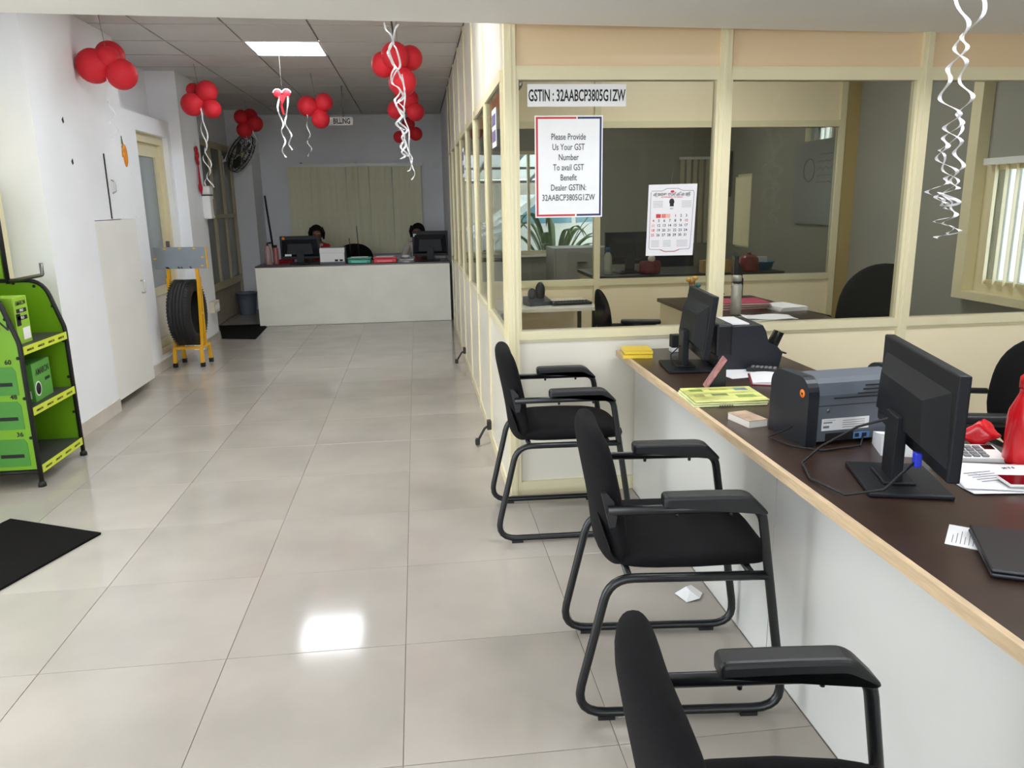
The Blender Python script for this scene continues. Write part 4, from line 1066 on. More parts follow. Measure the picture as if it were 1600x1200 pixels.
for zz in (0.06, -0.05): B().box(-0.0075, -0.006, -0.08, 0.08, zz - 0.04, zz + 0.03).build('print_block', MATS['purple_print'], st)
# chrome closer ball seen at the top corner inside the glass
dc = thing('dome_camera', 'small chrome dome fitting inside the top left corner of the office glass', 'dome', (0.505, 4.02, 2.06))
B().ball((0, 0, 0), (0.045, 0.045, 0.05), 18, 10).build('dome', m_chrome, dc)
B().rbox(-0.048, -0.02, -0.03, 0.03, -0.03, 0.05, 0.006).build('bracket', m_steel, dc)

# ================================================================== MONITORS
def monitor(name, label, loc, rz, w=0.5, h=0.29, zb=0.105, tilt=0.0, base_off=(0, 0), base=True, group=None):
    """screen faces local +y, back faces local -y; origin on the desk under the stand"""
    t = thing(name, label, 'monitor', loc, rz, group)
    Tt = Matrix.Translation((0, 0, zb)) @ Matrix.Rotation(tilt, 4, 'X')
    B().rbox(-w / 2, w / 2, -0.012, 0.016, 0, h, 0.004, 2, mat=Tt).build('screen_housing', m_mon, t)
    B().box(-w / 2 + 0.014, w / 2 - 0.014, 0.016, 0.017, 0.02, h - 0.014, mat=Tt).build('screen', m_plastic_g, t)
    bk = B()
    tb = [(-w / 2 + 0.01, 0.03), (w / 2 - 0.01, 0.03), (w / 2 - 0.03, h - 0.045), (-w / 2 + 0.03, h - 0.045)]
    ins = [(-w * 0.33, 0.06), (w * 0.33, 0.06), (w * 0.3, h * 0.66), (-w * 0.3, h * 0.66)]
    vs = [Tt @ Vector((x, -0.012, z)) for x, z in tb] + [Tt @ Vector((x, -0.045, z)) for x, z in ins]
    bk._add(vs, [(4, 5, 6, 7), (0, 1, 5, 4), (1, 2, 6, 5), (2, 3, 7, 6), (3, 0, 4, 7), (0, 3, 2, 1)])
    back = bk.build('back_cover', m_mon, t)
    v = B()
    for k in range(6): v.box(w * 0.08, w * 0.26, -0.024 - 0.0, -0.0195, h * 0.76 - 0.006 * k, h * 0.762 - 0.006 * k, mat=Tt)
    v.build('vent_slots', m_black, back)
    if base:
        B().rbox(-0.045, 0.045, -0.058, -0.03, 0.012, zb + h * 0.36, 0.004, mat=None).build('neck', m_mon, t)
        b = B().rbox(-0.125, 0.125, -0.13, 0.07, 0.0, 0.012, 0.004).rbox(-0.06, 0.06, -0.08, 0.0, 0.012, 0.02, 0.003)
        b.build('foot', m_mon, t)
    return t
# near monitor: back turned to the corridor, length along the counter
m1 = monitor('computer_monitor', 'large black monitor with its back to us at the near end of the counter', (1.255, 1.79, 0.7501), math.radians(-106.5), w=0.555, h=0.25, zb=0.098)
B().tube([(-0.02, -0.05, 0.17), (-0.10, -0.11, 0.12), (-0.15, -0.19, 0.045), (-0.10, -0.25, 0.01), (0.02, -0.25, 0.006), (0.14, -0.19, 0.01), (0.2, -0.12, 0.05), (0.17, -0.05, 0.11)], 0.0035, 6).build('cable', m_black, m1)
B().rbox(0.155, 0.178, -0.05, -0.034, 0.10, 0.135, 0.003).build('video_plug', M('blue_plug', (34, 52, 190), 0.4), m1)
m2 = monitor('computer_monitor', 'black monitor seen edge-on at the far end of the counter', (1.20, 3.28, 0.7501), math.radians(-97), w=0.44, h=0.27, zb=0.075, tilt=-0.12)
B().tube([(0.0, -0.06, 0.10), (-0.05, -0.09, 0.05), (0.03, -0.10, 0.01), (0.10, -0.06, 0.03)], 0.003, 6).build('cable', m_black, m2)

# ================================================================== PRINTERS
p1 = thing('laser_printer', 'slate grey printer with orange dot sticker on the middle of the counter', 'printer', (1.303, 2.235, 0.7501), math.radians(5))
W, Dp, Hh = 0.36, 0.20, 0.20
prof = [(-Dp / 2, 0.012), (-Dp / 2, 0.155), (-Dp / 2 + 0.012, 0.19), (-Dp / 2 + 0.04, 0.2), (Dp / 2 - 0.06, 0.2), (Dp / 2, 0.15), (Dp / 2, 0.012)]
B().prism(prof, 'x', -W / 2 + 0.035, W / 2 - 0.02).build('body', m_slate, p1)
def endcap(x0, x1):
    p = [(-Dp / 2 - 0.008, 0.0)] + [(-Dp / 2 - 0.008 + 0.05 * (1 - math.cos(a)), 0.155 + 0.055 * math.sin(a)) for a in [PI / 2 * k / 6 for k in range(7)]] + [(Dp / 2 - 0.05 + 0.055 * math.sin(a), 0.155 + 0.055 * math.cos(a)) for a in [PI / 2 * k / 6 for k in range(7)]] + [(Dp / 2 + 0.005, 0.0)]
    return B().prism(p, 'x', x0, x1)
ec = endcap(-W / 2, -W / 2 + 0.036).build('end_cover', m_navy, p1)
B().lathe([(0, 0), (0.013, 0), (0.013, 0.0012), (0, 0.0012)], 20, Matrix.Translation((-W / 2 - 0.0002, -0.075, 0.16)) @ Matrix.Rotation(-PI / 2, 4, 'Y')).build('orange_sticker', M('orange_sticker', (238, 120, 24), 0.5), ec)
B().lathe([(0, 0), (0.004, 0), (0.004, 0.0016), (0, 0.0016)], 12, Matrix.Translation((-W / 2 - 0.0004, -0.075, 0.16)) @ Matrix.Rotation(-PI / 2, 4, 'Y')).build('sticker_mark', m_ink, ec)
endcap(W / 2 - 0.02, W / 2).build('end_cover', m_navy, p1)
b = B()
for k, (xa, xb) in enumerate(((0.02, 0.15), (0.01, 0.15), (-0.01, 0.15), (-0.09, 0.15))):
    zz = 0.178 - 0.011 * k
    yy = -Dp / 2 + (0.0085 if k == 0 else 0.0045 if k == 1 else 0.0)
    b.box(xa, xb, yy - 0.004, yy + 0.004, zz - 0.0015, zz + 0.0015)
b.build('vent_slots', m_black, p1)
B().box(-0.145, 0.16, -Dp / 2 - 0.0012, -Dp / 2 + 0.001, 0.122, 0.1235).build('seam', m_black, p1)
rl = B().box(-0.125, 0.035, -Dp / 2 - 0.0012, -Dp / 2, 0.045, 0.082).build('rating_label', m_paper, p1)
b = B()
for k in range(4): b.box(-0.055, 0.02, -Dp / 2 - 0.0016, -Dp / 2 - 0.0012, 0.052 + 0.007 * k, 0.0535 + 0.007 * k)
b.box(-0.12, -0.09, -Dp / 2 - 0.0016, -Dp / 2 - 0.0012, 0.068, 0.072).box(-0.12, -0.08, -Dp / 2 - 0.0016, -Dp / 2 - 0.0012, 0.076, 0.077).box(-0.12, -0.1, -Dp / 2 - 0.0016, -Dp / 2 - 0.0012, 0.053, 0.06)
b.build('small_print', m_ink2, rl)
B().box(-0.11, 0.04, -Dp / 2 - 0.0012, -Dp / 2 + 0.01, 0.012, 0.036).build('port_recess', m_black, p1)
b2 = B().box(-0.015, 0.04, -Dp / 2 - 0.002, -Dp / 2 - 0.0012, 0.013, 0.035).build('blue_label', M('blue_label', (92, 136, 190), 0.5), p1)
B().box(-0.01, 0.004, -Dp / 2 - 0.0026, -Dp / 2 - 0.002, 0.018, 0.030).build('port', m_ink, b2)
B().box(0.014, 0.03, -Dp / 2 - 0.0026, -Dp / 2 - 0.002, 0.018, 0.030).build('port', m_ink, b2)
B().lathe([(0, 0), (0.007, 0), (0.007, 0.002), (0, 0.002)], 14, Matrix.Translation((-0.105, -Dp / 2, 0.108)) @ Matrix.Rotation(PI / 2, 4, 'X')).build('lock', m_steel, p1)
B().tube([(-0.19, -0.05, 0.05), (-0.24, 0.0, 0.006), (-0.22, -0.1, 0.006), (-0.16, -0.16, 0.005), (-0.02, -0.145, 0.005), (0.02, -Dp / 2, 0.02)], 0.003, 6).build('cable', m_black, p1)
p2 = thing('multifunction_printer', 'black printer with open paper tray at the far corner of the counter', 'printer', (1.455, 3.32, 0.7501), math.radians(-4))
prof = [(-0.16, 0.0), (-0.16, 0.15), (-0.13, 0.19), (0.03, 0.195), (0.045, 0.17), (0.06, 0.12), (0.10, 0.10), (0.125, 0.07), (0.11, 0.0)]
B().prism(prof, 'y', -0.13, 0.13).build('body', m_navy, p2)
B().rbox(-0.175, -0.1, -0.135, 0.135, 0.06, 0.205, 0.012, 2).build('rear_cover', m_plastic, p2)
B().box(-0.15, -0.02, -0.10, 0.11, 0.195, 0.20).build('paper_in_tray', m_paper, p2)
for yy in (-0.06, 0.0): B().prism([(0.105, 0.085), (0.125, 0.075), (0.155, 0.145), (0.14, 0.15)], 'y', yy, yy + 0.02).build('tray_arm', m_plastic_g, p2)
B().prism([(0.05, 0.085), (0.15, 0.06), (0.152, 0.066), (0.052, 0.095)], 'y', -0.11, 0.11).build('tray', m_plastic_g, p2)

# ================================================================== PAPERS AND BOOKS
def book(b, w, d, h, m_cov, m_page, parent, z0=0.0, off=(0, 0)):
    ox, oy = off
    p = B().box(ox - w / 2 + 0.004, ox + w / 2 - 0.004, oy - d / 2 + 0.004, oy + d / 2 - 0.004, z0 + 0.0015, z0 + h - 0.0015).build('pages', m_page, parent)
    B().box(ox - w / 2, ox + w / 2, oy - d / 2, oy + d / 2, z0, z0 + 0.0015).box(ox - w / 2, ox + w / 2, oy - d / 2, oy + d / 2, z0 + h - 0.0015, z0 + h).box(ox - w / 2, ox + w / 2, oy - d / 2, oy - d / 2 + 0.002, z0, z0 + h).build('cover', m_cov, parent)
m_ycov = M('yellow_cover', (240, 206, 60), 0.45); m_page = M('book_pages', (232, 224, 214), 0.8)
o = thing('receipt_book', 'upper yellow receipt book of the pair at the far counter corner', 'book', (1.03, 3.60, 0.7692), math.radians(-6))
book(o, 0.135, 0.145, 0.016, m_ycov, m_page, o)
o = thing('receipt_book', 'lower yellow receipt book of the pair at the far counter corner', 'book', (1.028, 3.597, 0.7501), math.radians(-9))
book(o, 0.14, 0.15, 0.018, m_ycov, m_page, o)
mg = thing('magazine_pile', 'green and yellow patterned glossy magazines beside the slate printer', 'magazines', (1.115, 2.715, 0.7501), math.radians(-3))
m_mag = M('green_yellow_cover', (204, 206, 122), 0.3, var=0.4, scale=14, stretch=(0.6, 2.2, 1)); m_mag2 = M('pale_green_cover', (222, 226, 170), 0.35, var=0.2, scale=9)
for k in range(3):
    q = B().rbox(-0.145 + 0.004 * k, 0.13 + 0.003 * k, -0.11, 0.105 - 0.003 * k, 0.008 * k, 0.008 * k + 0.0072, 0.002, 1).build('magazine', m_mag if k == 2 else m_mag2, mg)
b = B()
for k in range(6): b.box(-0.05 + 0.009 * k, -0.044 + 0.009 * k, -0.1106, -0.1098, 0.002, 0.0055)
b.build('spine_print', m_ink, mg)
for k, (mx_, my_, mw_, md_, mc_) in enumerate(((-0.09, 0.05, 0.05, 0.03, (120, 140, 60)), (0.0, 0.06, 0.07, 0.02, (170, 160, 70)), (0.085, 0.055, 0.05, 0.035, (96, 128, 140)), (-0.1, -0.03, 0.04, 0.04, (150, 150, 90)), (-0.02, -0.02, 0.06, 0.03, (110, 120, 70)), (0.07, -0.05, 0.07, 0.04, (140, 160, 80)))):
    B().box(mx_ - mw_ / 2, mx_ + mw_ / 2, my_ - md_ / 2, my_ + md_ / 2, 0.0232, 0.0236).build('printed_picture', M('magazine_print_%d' % k, mc_, 0.35, var=0.3, scale=60), mg)
o = thing('open_file', 'open paper file with red cover edge behind the slate printer', 'file', (1.475, 2.955, 0.7501), math.radians(-20))
B().box(-0.14, 0.14, -0.105, 0.105, 0, 0.004).build('cover', M('maroon_cover', (128, 30, 44), 0.5), o)
b = B()
for k in range(9):
    x0_, x1_ = -0.132 + 0.03 * k, -0.132 + 0.03 * (k + 1)
    z0_, z1_ = 0.010 + 0.006 * math.sin(k * 0.7), 0.010 + 0.006 * math.sin((k + 1) * 0.7)
    b._add([Vector((x0_, -0.1, 0.004)), Vector((x1_, -0.1, 0.004)), Vector((x1_, 0.1, 0.004)), Vector((x0_, 0.1, 0.004)), Vector((x0_, -0.1, z0_)), Vector((x1_, -0.1, z1_)), Vector((x1_, 0.1, z1_)), Vector((x0_, 0.1, z0_))], [(4, 5, 6, 7), (0, 1, 5, 4), (3, 7, 6, 2), (0, 4, 7, 3), (1, 2, 6, 5)])
b.build('sheets', m_paper, o)
hd = thing('card_holder', 'slanted black display holder with a red picture card on the counter', 'card holder', (1.155, 2.905, 0.7501), math.radians(-12))
B().prism([(-0.032, 0.0), (0.038, 0.0), (0.038, 0.09), (0.028, 0.095)], 'y', -0.035, 0.035).build('ribbed_base', m_plastic, hd)
B().prism([(-0.04, 0.002), (-0.034, 0.0), (0.040, 0.118), (0.034, 0.121)], 'y', -0.038, 0.038).build('card', M('picture_card', (178, 120, 118), 0.25, var=0.4, scale=30), hd)
ps_ = B()
ps_.box(-0.14, 0.13, -0.085, 0.085, 0, 0.0012)
o = ps_.build('paper_sheet', m_paper); o.location = (1.405, 3.135, 0.7501); o.rotation_euler = (0, 0, math.radians(10)); tag(o, 'white paper sheet under the black remote on the counter', 'paper')
o = thing('remote_control', 'black keypad remote lying on a paper sheet near the far printer', 'remote', (1.475, 3.13, 0.7514), math.radians(-30))
B().rbox(-0.08, 0.08, -0.03, 0.03, 0, 0.018, 0.006).build('body', m_plastic, o)
me = B().rbox(-0.007, 0.007, -0.004, 0.004, 0, 0.003, 0.001, 1).mesh('button', m_ink2)
for i in range(6):
    for j in range(3): inst('button', me, o, (-0.055 + 0.018 * i, -0.016 + 0.016 * j, 0.018))
o = thing('notepad', 'small pad with brown picture cover half under the slate printer', 'notepad', (1.075, 2.40, 0.7501), math.radians(12))
B().box(-0.035, 0.035, -0.06, 0.06, 0, 0.022).build('pages', m_page, o); B().box(-0.036, 0.036, -0.061, 0.061, 0.022, 0.0235).build('cover', M('brown_picture', (178, 150, 126), 0.4, var=0.3, scale=25), o)
o = thing('paper_carton', 'white folded paper packet between printer and near monitor', 'packet', (1.40, 2.035, 0.7501), math.radians(-20))
B().prism([(-0.06, 0.0), (0.06, 0.0), (0.055, 0.04), (-0.05, 0.06)], 'x', -0.075, 0.075).build('packet', m_paper, o)
B().prism([(-0.062, 0.0), (-0.0605, 0.0), (-0.0515, 0.052), (-0.053, 0.052)], 'x', 0.01, 0.012).box(0.0, 0.03, -0.0575, -0.0565, 0.027, 0.0285).build('red_mark', m_inkred, o)
o = thing('loose_papers', 'crumpled white printed papers under the red phone at the right edge', 'papers', (1.515, 1.765, 0.7501), math.radians(4))
def sheet(parent, w, d, amp, ph, z, rz=0.0, nm='sheet'):
    b = B(); n = 12; vs = []; R_ = Matrix.Rotation(rz, 4, 'Z')
    for j in range(n + 1):
        for i in range(n + 1):
            x, y = w * (i / n - 0.5), d * (j / n - 0.5)
            vs.append(R_ @ Vector((x, y, z + amp * (0.5 + 0.5 * math.sin(7 * i / n + ph + 2 * j / n)) * (0.3 + abs(j / n - 0.5)))))
    bv = [b.bm.verts.new(v) for v in vs]
    for j in range(n):
        for i in range(n):
            f = b.bm.faces.new((bv[j * (n + 1) + i], bv[j * (n + 1) + i + 1], bv[(j + 1) * (n + 1) + i + 1], bv[(j + 1) * (n + 1) + i])); f.smooth = True
    return b.build(nm, m_paper, parent, solid=0.0008)
sheet(o, 0.21, 0.297, 0.006, 0.5, 0.001, math.radians(80)); s2 = sheet(o, 0.21, 0.27, 0.005, 2.0, 0.0085, math.radians(68))
text('lettering', 'M T S', m_ink, s2, (0.045, 0.045, 0.0142), 0.014, rot=(0, 0, -0.1), bold=0.0004)
b = B()
for k in range(5): b.box(-0.10, -0.02, 0.035 - 0.016 * k, 0.0375 - 0.016 * k, 0.0132, 0.0142)
b.build('small_print', m_ink2, s2)
o = thing('smartphone', 'red smartphone lying face up on the loose papers', 'phone', (1.53, 1.70, 0.7645), math.radians(-12))
B().rbox(-0.07, 0.07, -0.036, 0.036, 0, 0.008, 0.006, 3).build('body', m_white, o); B().rbox(-0.067, 0.067, -0.034, 0.034, 0.0078, 0.009, 0.0005, 1).build('screen', M('dark_red_glass', (92, 8, 20), 0.08), o)
o = thing('cable_coil', 'thin black cable loops lying beside the red phone', 'cable', (1.60, 1.76, 0.757))
B().tube([(0.032 * math.cos(a), 0.02 * math.sin(a), 0.012 + 0.003 * math.sin(a * 0.5)) for a in [2 * PI * k / 24 for k in range(25)]], 0.0018, 5).tube([(0.012 + 0.022 * math.cos(a), -0.006 + 0.016 * math.sin(a), 0.018 + 0.003 * math.sin(a * 0.5)) for a in [2 * PI * k / 24 for k in range(25)]], 0.0018, 5).build('wire', m_black, o)
o = thing('desk_calculator', 'white desk calculator with dark keys beside the near monitor', 'calculator', (1.545, 1.955, 0.7501), math.radians(-14))
B().prism([(-0.05, 0.0), (0.05, 0.0), (0.05, 0.022), (-0.05, 0.012)], 'x', -0.085, 0.085).build('body', m_white, o)
me = B().rbox(-0.009, 0.009, -0.007, 0.007, 0, 0.005, 0.001, 1).mesh('key', m_ink2)
for i in range(5):
    for j in range(4): inst('key', me, o, (-0.065 + 0.024 * i, -0.035 + 0.02 * j, 0.0135 + 0.002 * j), (0.1, 0, 0))
B().prism([(0.0, 0.0155), (0.045, 0.0215), (0.045, 0.0225), (0.0, 0.0165)], 'x', 0.05, 0.08).build('display', m_plastic_g, o)
o = thing('desk_telephone', 'ivory desk telephone with its handset behind the near monitor', 'telephone', (1.59, 2.19, 0.7501), math.radians(-25))
B().prism([(-0.09, 0.0), (0.09, 0.0), (0.09, 0.05), (-0.09, 0.025)], 'x', -0.07, 0.06).build('base', m_offw, o)
B().tube([(0.0, -0.10, 0.065), (0.0, -0.05, 0.085), (0.0, 0.05, 0.088), (0.0, 0.10, 0.07)], [0.024, 0.017, 0.017, 0.024], 10).build('handset', m_offw, o)
B().tube([(0.045, -0.1, 0.03), (0.045, -0.04, 0.055), (0.045, 0.06, 0.055), (0.045, 0.1, 0.04)], [0.022, 0.016, 0.016, 0.022], 10).build('cradle_arm', m_offw, o)
bt = thing('water_bottle', 'bright red plastic water bottle at the right edge of the counter', 'bottle', (1.645, 1.885, 0.7501))
B().lathe([(0, 0), (0.036, 0), (0.040, 0.006), (0.040, 0.13), (0.038, 0.15), (0.022, 0.19), (0.018, 0.20), (0.018, 0.22), (0, 0.22)], 28).build('body', m_red_plastic, bt)
B().lathe([(0, 0.215), (0.021, 0.215), (0.021, 0.245), (0.015, 0.252), (0, 0.252)], 20).build('cap', m_red_plastic, bt)
o = thing('red_cloth', 'crumpled red plastic pouch beside the red bottle', 'pouch', (1.635, 1.965, 0.7501))
def crum(u, v):
    a = v * PI - PI / 2; k = 1 + 0.35 * math.sin(3 * u + 2) * math.cos(2 * v * PI)
    return Vector((0.055 * k * math.cos(a) * math.cos(u), 0.035 * k * math.cos(a) * math.sin(u), 0.03 + 0.03 * math.sin(a) * (1 + 0.5 * math.sin(2 * u))))
o2 = B().pillow(crum, 18, 9).build('pouch', m_red_plastic, o); o2.location = (-0.005, 0.055, 0.016)
o = thing('keys', 'small bunch of steel keys between telephone and red pouch', 'keys', (1.54, 2.02, 0.7501), 0.4)
for k in range(3): B().tube([(0, 0, 0.004 + 0.003 * k), (0.03, 0.012 * (k - 1), 0.004 + 0.003 * k)], 0.003, 5).ball((0, 0.004 * (k - 1), 0.005 + 0.003 * k), (0.009, 0.009, 0.002), 10, 6).build('key', m_chrome, o)
o = thing('business_card', 'small white printed card tucked under the closed laptop', 'card', (1.168, 1.455, 0.7501), math.radians(50))
B().box(-0.058, 0.06, -0.035, 0.035, 0, 0.0012).build('card', m_paper, o)
b = B()
for k in range(7): b.box(-0.045, -0.02 + 0.03 * ((k * 7) % 3) / 2 + 0.02, 0.022 - 0.008 * k, 0.0235 - 0.008 * k, 0.0012, 0.0014)
b.build('small_print', m_ink2, o)
lpt = thing('laptop', 'closed dark grey laptop at the near right of the counter', 'laptop', (1.292, 1.30, 0.7516), math.radians(-27))
B().rbox(-0.17, 0.17, -0.115, 0.115, 0.0, 0.010, 0.004).build('base', m_navy, lpt)
B().rbox(-0.17, 0.17, -0.115, 0.115, 0.0105, 0.018, 0.003).build('lid', m_plastic, lpt)
B().box(-0.06, 0.06, -0.1156, -0.1146, 0.004, 0.006).build('front_slot', m_black, lpt)
o = thing('pen', 'purple pen lying beside the near monitor foot', 'pen', (1.43, 1.83, 0.7501), math.radians(-65))
B().tube([(-0.06, 0, 0.006), (0.05, 0, 0.006), (0.065, 0, 0.006)], [0.0055, 0.0055, 0.002], 8).build('barrel', M('purple_plastic', (72, 42, 160), 0.3), o)
o = thing('power_adapter', 'small black and white adapter box beside the edge-on monitor', 'adapter', (1.245, 3.66, 0.7501))
B().rbox(-0.025, 0.025, -0.025, 0.025, 0, 0.022, 0.003).build('lower_half', m_white, o); B().rbox(-0.024, 0.024, -0.024, 0.024, 0.022, 0.085, 0.003).build('upper_half', m_black, o)
# scrap of torn tape under the counter front
o = thing('paper_scrap', 'torn white plastic scrap on the floor under the middle chair', 'scrap', (0.98, 2.62, 0.0), 0.5)
b = B()
vs = [Vector(p) for p in ((-0.05, -0.03, 0.002), (0.0, -0.05, 0.01), (0.05, -0.02, 0.004), (0.04, 0.03, 0.02), (0.0, 0.02, 0.03), (-0.04, 0.04, 0.006), (0.0, 0.0, 0.022))]
b._add(vs, [(0, 1, 6), (1, 2, 6), (2, 3, 6), (3, 4, 6), (4, 5, 6), (5, 0, 6)]); b.build('film', m_paper, o, solid=0.0006)

# ================================================================== CASHIERS
def person(label, loc, rz, lean=0.0, hair_back=0.0):
    """seated woman, facing local -y; origin on floor below the hips"""
    t = thing('person', label, 'person', loc, rz)
    # skeleton with skin radii -> one continuous body
    J = {'pelvis': (0, 0, 0.545, .135, .11), 'waist': (0, -0.01, 0.68, .115, .09), 'chest': (0, -0.035 - lean * .5, 0.84, .135, .095), 'neckb': (0, -0.04 - lean, 0.955, .075, .06), 'neck': (0, -0.05 - lean, 1.005, .047, .048), 'jaw': (0, -0.075 - lean, 1.055, .058, .066), 'head': (0, -0.075 - lean, 1.11, .072, .086), 'crown': (0, -0.065 - lean, 1.155, .062, .075)}
    ed = [('pelvis', 'waist'), ('waist', 'chest'), ('chest', 'neckb'), ('neckb', 'neck'), ('neck', 'jaw'), ('jaw', 'head'), ('head', 'crown')]
    for s, n in ((-1, 'l'), (1, 'r')):
        J['sh' + n] = (0.155 * s, -0.035 - lean * .8, 0.925, .055, .05); J['el' + n] = (0.215 * s, -0.11 - lean, 0.735, .042, .04)
        J['wr' + n] = (0.12 * s, -0.30 - lean, 0.79, .028, .024); J['hd' + n] = (0.09 * s, -0.37 - lean, 0.785, .036, .016)
        J['hip' + n] = (0.09 * s, -0.02, 0.535, .09, .085); J['kn' + n] = (0.11 * s, -0.40, 0.53, .062, .06); J['an' + n] = (0.11 * s, -0.38, 0.10, .042, .042); J['to' + n] = (0.115 * s, -0.50, 0.035, .04, .028)
        ed += [('neckb', 'sh' + n), ('sh' + n, 'el' + n), ('el' + n, 'wr' + n), ('wr' + n, 'hd' + n), ('pelvis', 'hip' + n), ('hip' + n, 'kn' + n), ('kn' + n, 'an' + n), ('an' + n, 'to' + n)]
        for f in range(4):
            a, b_ = 'f%d%s' % (f, n), 'g%d%s' % (f, n)
            fx = (0.09 + (f - 1.5) * 0.019) * s
            J[a] = (fx, -0.425 - lean, 0.785, .009, .009); J[b_] = (fx * 1.0, -0.458 - lean - 0.006 * (1.5 - abs(f - 1.5)), 0.772, .008, .008)
            ed += [('hd' + n, a), (a, b_)]
        J['t' + n] = (0.045 * s, -0.375 - lean, 0.782, .010, .010); ed.append(('hd' + n, 't' + n))
    names = list(J); me = bpy.data.meshes.new('body')
    me.from_pydata([J[k][:3] for k in names], [(names.index(a), names.index(b_)) for a, b_ in ed], [])
    o = bpy.data.objects.new('body', me); COL.objects.link(o)
    md = o.modifiers.new('skin', 'SKIN'); o.modifiers.new('sub', 'SUBSURF').levels = 2
    sv = me.skin_vertices[0].data
    for i, k in enumerate(names): sv[i].radius = J[k][3:5]; sv[i].use_root = (k == 'pelvis')
    dg = bpy.context.evaluated_depsgraph_get(); dg.update()
    bm_ = bpy.data.meshes.new_from_object(o.evaluated_get(dg)); bpy.data.objects.remove(o); 
    bm_.name = 'body'
    bm_.materials.clear()
    for m in (m_shirt, m_skin, m_redcloth): bm_.materials.append(m)
    hy = -0.075 - lean
    for v in bm_.vertices:   # pull a nose and brow out of the face
        d = v.co - Vector((0, hy - 0.085, 1.085))
        if d.length < 0.03: v.co.y -= 0.016 * (1 - d.length / 0.03)
    for p in bm_.polygons:
        c = p.center; p.use_smooth = True
        if c.z > 0.975 or (abs(c.x) > 0.0 and c.y < -0.235 - lean and c.z > 0.7): p.material_index = 1
        elif c.z < 0.6: p.material_index = 2
        elif c.z > 0.60 and (c.x - 0.55 * (c.z - 0.78)) > -0.03 and (c.x - 0.55 * (c.z - 0.78)) < 0.07 and c.y < 0.02: p.material_index = 2
    body = inst('body', bm_, t)
    hr = B().ball((0, hy + 0.040, 1.128), (0.094, 0.088, 0.102), 20, 14)
    hr.tube([(0, hy + 0.085, 1.10), (0.015, hy + 0.115, 1.02), (0.02, hy + 0.125, 0.9), (0.01, hy + 0.13, 0.78)], [0.045, 0.05, 0.042, 0.02], 10)
    for s in (-1, 1): hr.tube([(0.06 * s, hy - 0.03, 1.185), (0.092 * s, hy - 0.02, 1.12), (0.088 * s, hy + 0.01, 1.04)], [0.03, 0.022, 0.014], 8)
    hr.build('hair', m_hair, t)
    for s in (-1, 1):
        e = B().ball((0.03 * s, hy - 0.088, 1.112), (0.013, 0.007, 0.007), 10, 6).build('eye', m_white, t)
        B().ball((0.03 * s, hy - 0.0945, 1.112), (0.0055, 0.003, 0.0055), 8, 6).build('iris', m_ink, e)
        B().ball((0.087 * s, hy + 0.005, 1.095), (0.01, 0.018, 0.028), 10, 8).build('ear', m_skin, t)
    B().ball((0, hy - 0.086, 1.052), (0.022, 0.008, 0.006), 10, 6).build('mouth', M('lip', (120, 50, 48), 0.5), t)
    return t
person('cashier with dark hair and a red and white top behind the left monitor', (-1.36, 11.0, 0.0), 0.15, 0.0)
person('cashier with dark hair and a white and red top beside the right monitor', (0.03, 10.95, 0.0), -0.25, 0.02)
make_office('black office chair under the cashier behind the left monitor', (-1.36, 11.02, 0), math.radians(-81), bw=0.2, bh=0.16, zc=0.64, arms=False, seat_z=0.392)
make_office('black office chair under the cashier beside the right monitor', (0.03, 10.97, 0.0), math.radians(-104), bw=0.2, bh=0.16, zc=0.64, arms=False, seat_z=0.392)

# ================================================================== BILLING DESK ITEMS
ZD = 0.7552
mA = monitor('computer_monitor', 'black monitor with orange sticker on the left of the billing desk', (-1.50, 10.36, ZD), math.radians(3), w=0.49, h=0.29, zb=0.06)
B().lathe([(0, 0), (0.02, 0), (0.02, 0.001), (0, 0.001)], 16, Matrix.Translation((-0.2, -0.0125, 0.32)) @ Matrix.Rotation(PI / 2, 4, 'X')).build('orange_sticker', MATS['orange_sticker'], mA)
B().box(-0.19, -0.11, -0.047, -0.012, 0.10, 0.125).build('white_label', m_paper, mA)
mB = monitor('computer_monitor', 'black monitor with white sticker on the right of the billing desk', (0.165, 10.36, ZD), math.radians(-3), w=0.46, h=0.32, zb=0.06)
B().box(-0.215, -0.175, -0.0135, -0.012, 0.31, 0.345).build('sticker', m_paper, mB)
pr3 = thing('desktop_printer', 'white and grey printer with antenna-like cables on the billing desk', 'printer', (-1.082, 10.30, ZD), 0.0)
B().prism([(-0.13, 0.0), (-0.13, 0.13), (-0.10, 0.19), (0.10, 0.20), (0.13, 0.10), (0.13, 0)], 'x', -0.158, 0.158).build('body', m_slate, pr3)
B().box(-0.15, 0.15, -0.135, -0.128, 0.025, 0.135).build('rear_panel', m_white, pr3)
B().prism([(-0.132, 0.136), (-0.103, 0.194), (-0.09, 0.20), (-0.125, 0.145)], 'x', -0.155, 0.155).build('top_panel', m_white, pr3)
B().box(0.03, 0.07, -0.138, -0.135, 0.03, 0.055).build('port', m_ink, pr3); B().box(0.09, 0.13, -0.138, -0.135, 0.03, 0.055).build('port', m_ink, pr3)
rt = thing('wifi_router', 'dark router with two upright antennas behind the teal tray', 'router', (-0.80, 10.52, ZD))
B().rbox(-0.09, 0.09, -0.05, 0.05, 0, 0.035, 0.006).build('body', m_plastic, rt)
for xx, h in ((-0.075, 0.30), (0.03, 0.46)): B().tube([(xx, 0.03, 0.03), (xx - 0.015, 0.03, h)], [0.006, 0.004], 6).build('antenna', m_plastic, rt)
